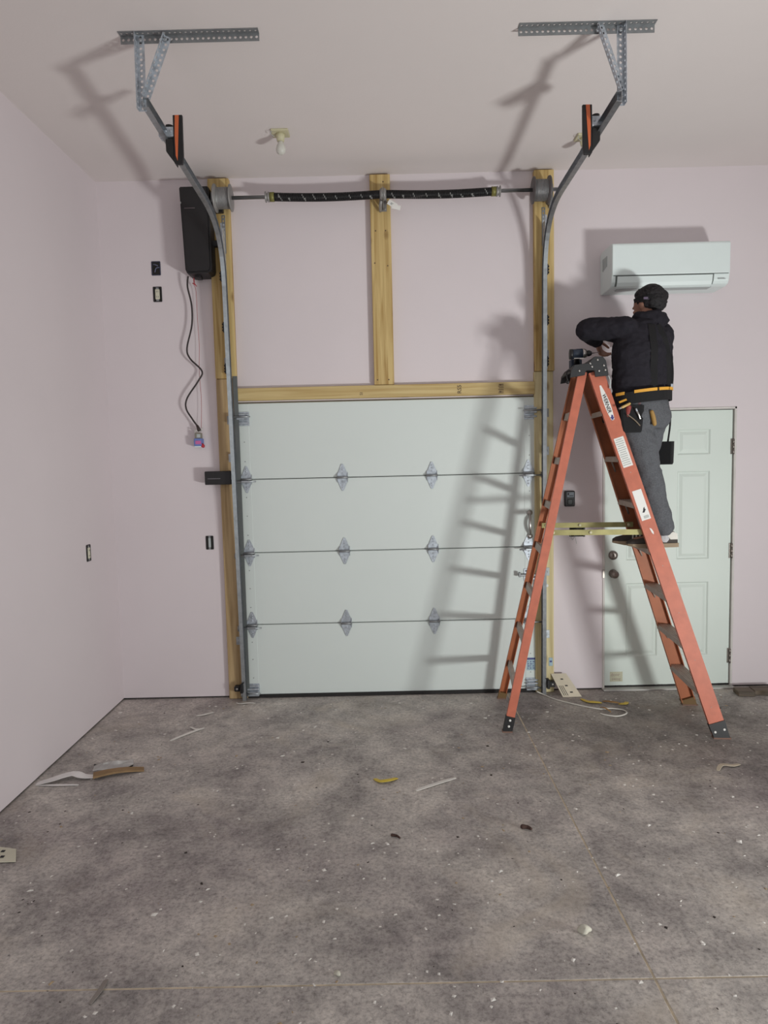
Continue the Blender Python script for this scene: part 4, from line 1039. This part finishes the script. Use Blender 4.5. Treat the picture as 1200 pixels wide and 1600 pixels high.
bm = new_bm()
for s in (-1, 1): add_ball(bm, hp(s * .030, .0885, .021), (.010, .007, .0065), HR)
obj('eye', bm, mat('eye_dark', (30, 26, 24), .3), body)
# hair
bm = new_bm()
add_ball(bm, hp(0, -.030, .034), (.086, .090, .090), HR, 3); add_ball(bm, hp(0, -.062, .004), (.074, .058, .070), HR, 3)
add_ball(bm, hp(.030, -.078, .030), (.05, .045, .045), HR, 2); add_ball(bm, hp(-.03, -.01, .078), (.05, .06, .035), HR, 2); add_ball(bm, hp(.015, .0, .084), (.05, .05, .028), HR, 2)
hair = remeshed('hair', bm, HAIR, pt, .006, 2, .006, 34)
bm = new_bm(); c = hp(0, -.016, .030)
A = []
for i in range(25):
    a = math.radians(150 + 240 * i / 24); p = Rh * math.cos(a) * .092 + Fh * math.sin(a) * .100
    A.append([bm.verts.new(c + p * k + Uh * (h + .022 * math.sin(a))) for k, h in ((1.0, .013), (1.05, .013), (1.05, -.013), (1.0, -.013))])
for p, q in zip(A, A[1:]):
    for k in range(4): bm.faces.new((p[k], p[(k + 1) % 4], q[(k + 1) % 4], q[k]))
bm.faces.new(A[0]); bm.faces.new(A[-1])
hb = obj('headband', bm, STRAP, pt)
bm = new_bm(); a0 = math.radians(205)
p = Rh * math.cos(a0) * .098 + Fh * math.sin(a0) * .106
add_box(bm, c + p + Uh * -.016 - V((.020, .004, .008)), c + p + Uh * -.016 + V((.020, .004, .008)), bevel=.003); obj('headband_buckle', bm, mat('buckle_violet', (96, 84, 104), .6), hb)
# hoodie
bm = new_bm()
R_ = [(wai - Z * .075, .182, .135), (wai - Z * .02, .184, .138), (wai + Z * .06, .186, .138), (wai.lerp(che, .6), .192, .140), (che, .204, .144), (sho - Z * .02, .196, .122), (sho + Z * .04, .120, .088), (nek + Z * .0, .080, .075)]
add_loft(bm, [(c, Rv * a, F * b) for c, a, b in R_], 28)
add_limb(bm, [lsh - Z * .005 + Rv * .02, lsh.lerp(lel, .5), lel + V((.01, 0, 0)), lel.lerp(lwr, .5), lwr - (lwr - lel) * .03], [.082, .070, .062, .052, .040])
add_limb(bm, [rsh - Z * .02 - Rv * .01, rsh.lerp(rel, .5), rel, rel.lerp(rwr, .5), rwr - (rwr - rel) * .03], [.080, .066, .058, .050, .038])
# hood lying round the neck
for k in range(9):
    a = PI + .1 + (PI - .2) * k / 8
    add_ball(bm, nek + Z * .012 + Rv * math.cos(a) * .078 + F * math.sin(a) * .078, (.040, .040, .036 - .006 * abs(k - 4) / 4))
add_ball(bm, nek - F * .085 - Z * .02, (.075, .05, .045))
hoodie = remeshed('hoodie', bm, HOOD, pt, .008, 4, .006, 11)
bm = new_bm(); A = []
for i in range(28):
    a = 2 * PI * i / 28; A.append([wai - Z * .075 + Rv * math.cos(a) * (.186 + d) + F * math.sin(a) * (.139 + d) + Z * h for d, h in ((0, -.012), (.004, -.012), (.004, .03), (0, .03))])
A = [[bm.verts.new(p) for p in r] for r in A]
for i in range(28):
    for k in range(4): bm.faces.new((A[i][k], A[i][(k + 1) % 4], A[(i + 1) % 28][(k + 1) % 4], A[(i + 1) % 28][k]))
obj('hem_band', bm, HOOD, hoodie)
# trousers
bm = new_bm()
add_loft(bm, [(hip - Z * .12, Rv * .165, F * .130), (hip - Z * .05, Rv * .186, F * .150), (hip + Z * .04, Rv * .188, F * .146), (wai, Rv * .170, F * .126)], 24)
add_ball(bm, hip - F * .055 - Z * .04 + Rv * .07, (.10, .09, .10)); add_ball(bm, hip - F * .055 - Z * .04 - Rv * .07, (.10, .09, .10))
for a, b, c in ((lhp, lkn, lan), (rhp, rkn, ran)):
    add_limb(bm, [a - Z * .03, a.lerp(b, .5), b, b.lerp(c, .5), c + Z * .045], [.112, .100, .080, .076, .066])
trou = remeshed('trousers', bm, TROU, pt, .008, 4, .006, 8)
bm = new_bm()
for a in (lan, ran): add_limb(bm, [a + Z * .05, a - Z * .0, a - Z * .03], [.042, .040, .044], 12)
obj('sock', bm, SOCK, pt)
# shoes
def shoe(heel, y, z, L_, stripes):
    """toe points to -x"""
    X = lambda u: heel - u * L_
    sec = [(0.0, .028, .060), (.05, .034, .074), (.18, .036, .078), (.34, .037, .070), (.50, .040, .056), (.66, .043, .044), (.80, .043, .036), (.92, .035, .028), (1.0, .014, .016)]
    bm = new_bm(); rings = []
    for u, w_, h_ in sec:
        ring = []
        for k in range(12):
            a = PI * k / 11
            ring.append(bm.verts.new((X(u), y + math.cos(a) * w_, z + .024 + max(0, math.sin(a)) ** .8 * h_)))
        rings.append(ring)
    for p, q in zip(rings, rings[1:]):
        for k in range(11): f = bm.faces.new((p[k], p[k + 1], q[k + 1], q[k])); f.smooth = True
        bm.faces.new((p[0], q[0], q[11], p[11]))
    bm.faces.new(rings[0]); bm.faces.new(rings[-1])
    s = obj('shoe', bm, SHOE, pt)
    bm = new_bm(); up = []
    for h in (0, .026):
        o_ = [(X(u) , y + w_ * 1.1) for u, w_, _ in sec] + [(X(u), y - w_ * 1.1) for u, w_, _ in reversed(sec)]
        up.append([bm.verts.new((a + (.006 if a > heel - .01 else 0), b, z + h + (.012 if a < heel - .9 * L_ and h == 0 else 0))) for a, b in o_])
    n = len(up[0])
    for i in range(n): bm.faces.new((up[0][i], up[0][(i + 1) % n], up[1][(i + 1) % n], up[1][i]))
    bm.faces.new(up[0]); bm.faces.new(up[1]); obj('sole', bm, SOLE, s)
    bm = new_bm()
    for k in range(3):
        u = .46 + k * .075
        add_prism(bm, [(X(u), y - .0465, z + .030), (X(u + .03), y - .0465, z + .030), (X(u + .0), y - .032, z + .066), (X(u - .03), y - .032, z + .066)], (0, .004, 0))
    obj('shoe_stripe', bm, SHOEW, s)
    bm = new_bm(); add_prism(bm, [(heel - .004, y - .038, z + .05), (heel - .05, y - .040, z + .05), (heel - .07, y - .036, z + .078), (heel - .03, y - .034, z + .098), (heel - .003, y - .031, z + .085)], (0, .004, 0)); obj('heel_patch', bm, SHOEW, s)
shoe(3.826, -.645, 1.152, .31, True); shoe(3.778, -.490, 1.152, .30, True)
# suspenders (worn)
def ribbon(pts, w, side, name, m, par, th=.004):
    P = smooth_path(pts, 5); bm = new_bm(); rows = []
    for i, p in enumerate(P):
        d = (P[min(i + 1, len(P) - 1)] - P[max(i - 1, 0)]).normalized(); s_ = (V(side) - d * V(side).dot(d)).normalized(); n_ = d.cross(s_)
        rows.append([bm.verts.new(p + s_ * w * a + n_ * th * b) for a, b in ((-.5, -.5), (.5, -.5), (.5, .5), (-.5, .5))])
    for p, q in zip(rows, rows[1:]):
        for k in range(4): bm.faces.new((p[k], p[(k + 1) % 4], q[(k + 1) % 4], q[k]))
    bm.faces.new(rows[0]); bm.faces.new(rows[-1]); return obj(name, bm, m, par)
bk = lambda r, z, k=.0: (lambda c: c)(V((3.612, -.595, 0)) + Rv * r + Z * z)
tb = thing('tool_belt', (3.61, -.59, 2.1), 'black tool belt with yellow edging and suspenders around the waist of the person', 'tool belt')
def ellp(a, rx, ry, c): return c + Rv * math.cos(a) * rx + F * math.sin(a) * ry
bc = V((3.620, -.566, 2.092))
bm = new_bm(); A = []
for i in range(40):
    a = 2 * PI * i / 40; zz = -.012 * math.cos(a) * -1
    A.append([bm.verts.new(ellp(a, .204 + d, .160 + d, bc) + Z * (h + .016 * math.cos(a) - .014 * math.sin(a))) for d, h in ((0, -.036), (.010, -.036), (.010, .036), (0, .036))])
for i in range(40):
    for k in range(4): bm.faces.new((A[i][k], A[i][(k + 1) % 4], A[(i + 1) % 40][(k + 1) % 4], A[(i + 1) % 40][k]))
obj('belt_band', bm, STRAP, tb)
def arc_edge(a0, a1, dz, name):
    bm = new_bm(); rows = []
    for i in range(8):
        a = a0 + (a1 - a0) * i / 7
        rows.append([bm.verts.new(ellp(a, .2145 + d, .1705 + d, bc) + Z * (h + dz + .016 * math.cos(a) - .014 * math.sin(a))) for d, h in ((-.006, -.009), (.004, -.009), (.004, .009), (-.006, .009))])
    for p, q in zip(rows, rows[1:]):
        for k in range(4): bm.faces.new((p[k], p[(k + 1) % 4], q[(k + 1) % 4], q[k]))
    bm.faces.new(rows[0]); bm.faces.new(rows[-1]); obj(name, bm, YELT, tb)
for a0, a1 in ((222, 262), (266, 290), (294, 322), (186, 204)): arc_edge(math.radians(a0), math.radians(a1), .034, 'yellow_edging')
from mathutils.bvhtree import BVHTree
bvh = BVHTree.FromPolygons([pt.location + v.co for v in hoodie.data.vertices], [tuple(p.vertices) for p in hoodie.data.polygons])
def on_back(x, z, off=.004):
    h = bvh.ray_cast(V((x, -2, z)), V((0, 1, 0)))
    return (h[0] + h[1] * off) if h[0] else V((x, -.5, z))
ribbon([on_back(x, z) for x, z in ((3.652, 2.11), (3.655, 2.16), (3.656, 2.22), (3.657, 2.28), (3.658, 2.34), (3.660, 2.40), (3.662, 2.46), (3.665, 2.51), (3.672, 2.545))], .044, (1, 0, 0), 'suspender', STRAP, tb, .007)
ribbon([on_back(x, z) for x, z in ((3.775, 2.14), (3.775, 2.20), (3.772, 2.28), (3.768, 2.34), (3.760, 2.40), (3.745, 2.46), (3.730, 2.51), (3.715, 2.545))], .036, (1, 0, 0), 'suspender', STRAP, tb, .007)
ribbon([V((3.838, -.50, 2.13)), V((3.862, -.47, 2.22)), V((3.868, -.45, 2.32)), V((3.860, -.43, 2.42))], .024, (1, .3, 0), 'suspender', STRAP, tb, .008)
bm = new_bm(); add_box(bm, (3.842, -.50, 2.165), (3.862, -.482, 2.19), bevel=.004); obj('clip', bm, GALVB, tb)
def pouch(c, w_, d_, h_, name, taper=.85, ang=0.0):
    bm = new_bm(); rz = M.Rotation(ang, 3, 'Z'); rows = []
    for k, (z, s) in enumerate(((-h_ / 2, taper * .9), (-h_ / 2 + .012, taper), (h_ * .2, 1.0), (h_ / 2, 1.02))):
        rows.append([bm.verts.new(V(c) + rz @ V((u * w_ / 2 * s, v * d_ / 2 * s, 0)) + Z * z) for u, v in ((-1, -.8), (-.8, -1), (.8, -1), (1, -.8), (1, .8), (.8, 1), (-.8, 1), (-1, .8))])
    for p, q in zip(rows, rows[1:]):
        for k in range(8): bm.faces.new((p[k], p[(k + 1) % 8], q[(k + 1) % 8], q[k]))
    bm.faces.new(rows[0]); 
    q = [bm.verts.new(v.co * 1) for v in rows[-1]]; cen = V(c) + Z * h_ / 2
    for v in q: v.co = cen + (v.co - cen) * .88
    for k in range(8): bm.faces.new((rows[-1][k], rows[-1][(k + 1) % 8], q[(k + 1) % 8], q[k]))
    lo = [bm.verts.new(v.co - Z * h_ * .5) for v in q]
    for k in range(8): bm.faces.new((q[k], q[(k + 1) % 8], lo[(k + 1) % 8], lo[k]))
    bm.faces.new(lo)
    return obj(name, bm, STRAP, tb)
angF = math.atan2(Rv.y, Rv.x)
pouch((3.520, -.697, 1.958), .135, .075, .165, 'pouch', .86, angF - .62)
pouch((3.432, -.575, 2.03), .10, .07, .17, 'pouch', .9, angF - 1.2)
pouch((3.826, -.467, 1.745), .075, .10, .15, 'pouch', .95, angF + .6)
ribbon([V((3.822, -.50, 2.09)), V((3.852, -.48, 1.96)), V((3.842, -.47, 1.82))], .035, (.5, .8, 0), 'pouch_strap', STRAP, tb, .006)
ribbon([V((3.478, -.747, 1.985)), V((3.520, -.749, 1.952)), V((3.560, -.737, 1.915))], .006, (0, 0, 1), 'pouch_piping', mat('piping_tan', (120, 106, 90), .8), tb)
ribbon([V((3.44, -.710, 2.062)), V((3.478, -.732, 2.078))], .012, (0, 0, 1), 'yellow_edging', YELT, tb)
# tools in the pouches
def tool(pts, r, m, name, label, tipm=None):
    t = thing(name, pts[-1], label, 'hand tool')
    bm = new_bm(); add_limb(bm, pts, r, 10, 3); o = obj('handle', bm, m, t)
    if tipm:
        bm = new_bm(); a = V(pts[-1]); d = (V(pts[-2]) - a).normalized(); add_cyl(bm, V(pts[0]) - d * 0, V(pts[0]) + (V(pts[0]) - V(pts[-1])).normalized() * .02, .006, seg=8); obj('tip', bm, tipm, t)
tool([(3.492, -.752, 2.030), (3.490, -.742, 1.99), (3.490, -.734, 1.93)], [.017, .015, .012], mat('handle_red', (142, 58, 52), .5), 'screwdriver', 'red-handled screwdriver standing in the pouch on the left hip')
tool([(3.628, -.768, 1.998), (3.640, -.762, 1.965), (3.650, -.756, 1.925)], [.012, .014, .013], mat('handle_ochre', (158, 122, 62), .6), 'utility_knife', 'yellow-tan knife handle tucked behind the left hip pouch, over trousers')
tool([(3.536, -.775, 2.002), (3.544, -.777, 1.985), (3.556, -.772, 1.958)], [.006, .006, .006], CHROME, 'pliers', 'small silver pliers in front of the left hip pouch', GALVB)
tool([(3.560, -.745, 2.072), (3.556, -.74, 2.03), (3.552, -.734, 1.985)], [.014, .012, .012], mat('handle_maroon', (96, 66, 70), .6), 'nut_driver', 'dull maroon tool handle behind the pliers in the hip pouch')
tool([(3.448, -.765, 2.030), (3.474, -.765, 2.042), (3.496, -.757, 2.052)], [.008, .008, .008], mat('handle_gold', (196, 160, 96), .5), 'chisel', 'short gold and silver chisel lying across the belt at left', CHROME)
for o in COL.objects:
    if o.parent is None and o.name.split('.')[0] in ( 'screwdriver', 'utility_knife', 'pliers', 'nut_driver', 'chisel'): o.location.y += .025
# ---------------------------------------------------------------- lamp holders on the ceiling
def holder(x, y, label):
    t = thing('lamp_holder', (x, y, H), label, 'ceiling light', 'bare bulb lamp holders')
    bm = new_bm(); add_box(bm, (x - .052, y - .05, H - .012), (x + .052, y + .05, H), bevel=.003); obj('base_plate', bm, IVORY, t)
    bm = new_bm(); add_lathe(bm, (x, y, H - .010), (0, 0, -1), [(0, .030), (.02, .026), (.045, .021), (.045, .012)], 16); obj('socket', bm, IVORY, t)
    bm = new_bm(); add_lathe(bm, (x, y, H - .052), (0, 0, -1), [(0, .014), (.012, .016), (.03, .026), (.05, .030), (.068, .026), (.080, .010)], 18); b = obj('bulb', bm, BULBW, t)
    bm = new_bm(); add_tube(bm, [(x - .045, y - .045, H - .014), (x - .052, y - .05, H - .03), (x - .03, y - .04, H - .045)], .002, 5); obj('pull_cord', bm, INKG, t)
holder(1.402, -.655, 'bare bulb in ivory ceiling holder, above left half of the garage door')
holder(3.285, -.500, 'bare bulb in ivory ceiling holder, partly behind the right track')
# ---------------------------------------------------------------- things on the floor
# knockout panel cover leaning on the wall
bm = new_bm(); t2 = bmesh.new()
A0, A1, B0, B1 = V((3.176, -.042, .142)), V((3.287, -.042, .142)), V((3.235, -.155, .004)), V((3.372, -.152, .004))
nrm = (A1 - A0).cross(B0 - A0).normalized()
def pq(u, v): return (A0.lerp(A1, u)).lerp(B0.lerp(B1, u), v)
add_prism(bm, [pq(0, 0), pq(1, 0), pq(1, 1), pq(0, 1)], nrm * (.003 if nrm.y > 0 else -.003))
o = tag(obj('panel_cover', bm, PANELW), 'beige slotted steel cover plate leaning on the wall beside the right jamb', 'cover plate')
bm = new_bm()
for u, v, w_, h_ in ((.42, .22, .16, .035), (.46, .5, .16, .035), (.52, .78, .16, .035)): add_prism(bm, [pq(u, v), pq(u + w_, v), pq(u + w_, v + h_ * 1.4), pq(u, v + h_ * 1.4)], nrm * (-.0006 if nrm.y > 0 else .0006))
for u in (.1, .2, .3): add_prism(bm, [pq(u, .52), pq(u + .035, .52), pq(u + .035, .94), pq(u, .94)], nrm * (-.0006 if nrm.y > 0 else .0006))
obj('slot', bm, INKB, o)
bm = new_bm(); zc = .006
add_tube(bm, [(3.06, -.10, .03), (3.10, -.105, .012), (3.17, -.20, zc), (3.30, -.32, zc), (3.42, -.40, zc), (3.50, -.395, zc), (3.572, -.43, zc), (3.575, -.49, zc), (3.50, -.535, zc), (3.43, -.51, zc), (3.40, -.48, zc)], .005, 8)
tag(obj('cable', bm, CABLE), 'off-white cable looping over the floor between the ladder legs', 'cable')
def strip(name, pts, w, m, label, cat, th=.0025, arch=0.0):
    P = smooth_path([V(p) for p in pts], 4); bm = new_bm(); rows = []; L_ = len(P) - 1
    for i, p in enumerate(P):
        d = (P[min(i + 1, L_)] - P[max(i - 1, 0)]).normalized(); s_ = V((-d.y, d.x, 0)).normalized(); z = arch * math.sin(PI * i / L_)
        wi = w * (.55 + .45 * math.sin(PI * min(1, max(0, i / L_))) ** .5)
        rows.append([bm.verts.new(p + s_ * wi * a + Z * (z + b)) for a, b in ((-.5, 0), (.5, 0), (.5, th), (-.5, th))])
    for p, q in zip(rows, rows[1:]):
        for k in range(4): bm.faces.new((p[k], p[(k + 1) % 4], q[(k + 1) % 4], q[k]))
    bm.faces.new(rows[0]); bm.faces.new(rows[-1])
    return tag(obj(name, bm, m), label, cat)
strip('plastic_strap', [(3.355, -.19, .001), (3.38, -.262, .001), (3.43, -.278, .001), (3.475, -.275, .001)], .032, YELS, 'yellow strap curl left of brown strip, beside the loop of cable', 'strap', arch=.008)
strip('plastic_strap', [(3.49, -.25, .003), (3.54, -.30, .003), (3.60, -.30, .003)], .03, BROWN, 'brown strap strip on floor before the entry door', 'strap', arch=.012)
strip('plastic_strap', [(3.585, -.305, .001), (3.63, -.315, .001), (3.655, -.27, .001)], .03, YELS, 'yellow strap end right of brown strip, before the entry door', 'strap', arch=.006)
strip('plastic_strap', [(3.428, -.395, .012), (3.445, -.43, .012), (3.48, -.46, .004)], .014, BROWN, 'small brown twist lying on the cable', 'strap', arch=.012)
strip('plastic_strap', [(1.893, -1.335, .001), (1.925, -1.385, .001), (1.975, -1.375, .001), (2.018, -1.335, .001)], .026, mat('yellow_bright', (214, 186, 48), .5), 'bright yellow curved strap piece alone on the open floor', 'strap', arch=.012)
strip('paper_strip', [(2.115, -1.478, .001), (2.20, -1.43, .001), (2.338, -1.345, .001)], .022, PAPERS, 'long thin white paper strip right of the yellow strap piece', 'scrap', arch=.004)
strip('paper_strip', [(3.780, -1.325, .001), (3.825, -1.275, .001), (3.88, -1.285, .001), (3.935, -1.255, .001)], .024, mat('strip_tan', (188, 176, 156), .7), 'pale curved strip on floor right of the ladder', 'scrap', arch=.01)
strip('paper_strip', [(.590, -.770, .001), (.68, -.66, .001), (.752, -.575, .001)], .022, PAPERS, 'straight white strip on floor left of the garage door', 'scrap', arch=.004)
strip('paper_strip', [(.655, -.555, .001), (.70, -.60, .001), (.74, -.595, .001)], .016, PAPERS, 'short white curl just behind the straight white strip', 'scrap', arch=.004)
strip('paper_strip', [(.64, -.36, .001), (.69, -.355, .001), (.745, -.30, .001)], .016, PAPERS, 'white crumpled sliver near the left back corner', 'scrap', arch=.006)
strip('paper_strip', [(.868, -.13, .004), (.90, -.155, .002), (.955, -.145, .004), (1.0, -.14, .002)], .012, PAPERS, 'small white sliver at the foot of the left track', 'scrap', arch=.004)
strip('paper_strip', [(1.003, -2.745, .001), (1.004, -2.80, .001), (.990, -2.85, .001)], .016, mat('strip_grey', (140, 132, 126), .8), 'grey curl lying across the saw cut at lower left', 'scrap', arch=.008)
strip('plastic_film', [(.022, -1.318, .002), (.10, -1.30, .002), (.19, -1.245, .002), (.26, -1.265, .002), (.33, -1.245, .002)], .055, PLASTW, 'long white film ribbon against the left wall', 'plastic', .002, .022)
strip('plastic_film', [(.03, -1.33, .001), (.14, -1.34, .001), (.265, -1.335, .001)], .016, PLASTW, 'thin white film strand in front of the film ribbon', 'plastic', .002, .004)
bm = new_bm(); gr = []
for i in range(9):
    row = []
    for j in range(6):
        u, v = i / 8, j / 5
        p = V((.275, -1.175, .004)) + V((.21, .055, 0)) * u + V((-.03, .085, 0)) * v
        e = math.sin(PI * u) * math.sin(PI * v)
        row.append(bm.verts.new(p + V((.012 * mnoise.noise(V((i, j, 3.1))), .012 * mnoise.noise(V((i, j, 7.7))), .035 * e * (.7 + .9 * mnoise.noise(V((i * .9, j * .9, .5))))))))
    gr.append(row)
for i in range(8):
    for j in range(5): bm.faces.new((gr[i][j], gr[i + 1][j], gr[i + 1][j + 1], gr[i][j + 1]))
bmesh.ops.solidify(bm, geom=bm.faces[:], thickness=.002)
tag(obj('plastic_bag', bm, PLASTW), 'crumpled white plastic film behind the brown board scrap', 'plastic')
bm = new_bm(); rows = []
for i in range(7):
    u = i / 6; c = V((.315, -1.262, .016)).lerp(V((.565, -1.165, .004)), u) + Z * .012 * math.sin(PI * u); n_ = V((-.36, .93, 0))
    rows.append([bm.verts.new(c + n_ * a * (.030 - .006 * u) + Z * b) for a, b in ((-1, -.004), (1, -.004), (1, .008 - .004 * u), (-1, .008 - .004 * u))])
for p, q in zip(rows, rows[1:]):
    for k in range(4): bm.faces.new((p[k], p[(k + 1) % 4], q[(k + 1) % 4], q[k]))
bm.faces.new(rows[0]); bm.faces.new(rows[-1])
tag(obj('board_scrap', bm, CARD), 'narrow bent brown board scrap beside white film on the floor', 'scrap')
t = thing('outlet_cover', (.22, -2.0, 0), 'white outlet cover plate lying on floor at left edge', 'cover plate')
q = [V((.120, -1.925, .006)), V((.262, -1.958, .006)), V((.312, -2.052, .003)), V((.165, -2.055, .003))]
bm = new_bm(); add_prism(bm, q, (0, 0, .005), bevel=.0015); cp = obj('cover_plate', bm, CREAM, t)
bm = new_bm()
for x, y in ((.212, -1.975), (.232, -2.018), (.158, -1.975), (.174, -2.022)): add_box(bm, (x - .009, y - .008, .0095), (x + .009, y + .008, .0114), bevel=.001)
obj('socket_opening', bm, INKB, cp)
bm = new_bm(); add_ball(bm, (2.684, -2.565, .016), (.026, .018, .017), None, 3)
for v in bm.verts: v.co += (v.co - V((2.684, -2.565, .016))) * .35 * mnoise.noise(v.co * 55); v.co.z = max(v.co.z, .0015)
tag(obj('plaster_lump', bm, STONE), 'pale plaster lump alone on the floor at lower right', 'debris')
bm = new_bm(); add_ball(bm, (1.792, -2.745, .008), (.013, .010, .008), None, 2)
for v in bm.verts: v.co += (v.co - V((1.792, -2.745, .008))) * .5 * mnoise.noise(v.co * 90); v.co.z = max(v.co.z, .0015)
tag(obj('plaster_lump', bm, STONE), 'small white plaster crumb beside the front saw cut', 'debris')
for x0, x1, y, lab in ((4.477, 4.592, -.165, 'dark weathered wood block right of the entry door, left one'), (4.600, 4.80, -.155, 'dark weathered wood block at right edge beyond the first block')):
    bm = new_bm(); add_box(bm, (x0, y - .05, .001), (x1, y + .05, .036), bevel=.004, rot=M.Rotation(math.radians(-6), 3, 'Z')); tag(obj('wood_block', bm, WOODB), lab, 'wood block')
for p0, p1, r, m, lab in (((1.985, -1.905, .008), (2.02, -1.93, .008), .007, mat('rust_brown', (72, 52, 46), .9), 'dark brown splinter on the open floor'), ((2.60, -1.86, .010), (2.635, -1.88, .010), .011, MATS['rust_brown'], 'dark clump on the floor left of the long saw cut')):
    bm = new_bm(); add_limb(bm, [p0, ((V(p0) + V(p1)) / 2 + V((.004, .006, 0))), p1], [r, r * .8, r * .6], 7, 2); tag(obj('splinter', bm, m), lab, 'debris')
# countless drywall crumbs
def crumbs(name, n, m, smin, smax, seed, label, region=(0.05, 5.2, -4.0, -.04), dens=None):
    random.seed(seed); bm = new_bm(); k = 0
    while k < n:
        x, y = random.uniform(*region[:2]), random.uniform(*region[2:])
        if dens and mnoise.noise(V((x * .9, y * .9, seed))) < dens: continue
        s = random.uniform(smin, smax) * (1 + 1.2 * (random.random() ** 6)); a = random.uniform(0, PI); asp = random.uniform(.35, 1)
        c, d = math.cos(a), math.sin(a); h = s * .35
        lo = [bm.verts.new((x + (u * c - v * d) * s, y + (u * d + v * c) * s, .0005)) for u, v in ((-1, -asp), (1, -asp * .7), (.8, asp), (-.7, asp * .9))]
        tp = bm.verts.new((x + random.uniform(-.2, .2) * s, y + random.uniform(-.2, .2) * s, h))
        for i in range(4): bm.faces.new((lo[i], lo[(i + 1) % 4], tp))
        k += 1
    o = obj(name, bm, m); tag(o, label, 'debris', kind='stuff')
crumbs('drywall_crumbs', 1100, PAPERS, .002, .008, 3, 'tiny white drywall crumbs scattered over the concrete')
crumbs('wood_crumbs', 260, mat('crumb_tan', (170, 150, 122), .9), .0025, .007, 5, 'tiny tan wood crumbs scattered over the concrete', dens=-.1)
crumbs('dirt_crumbs', 260, mat('crumb_dark', (58, 50, 46), .9), .002, .006, 9, 'tiny dark dirt crumbs scattered over the concrete')
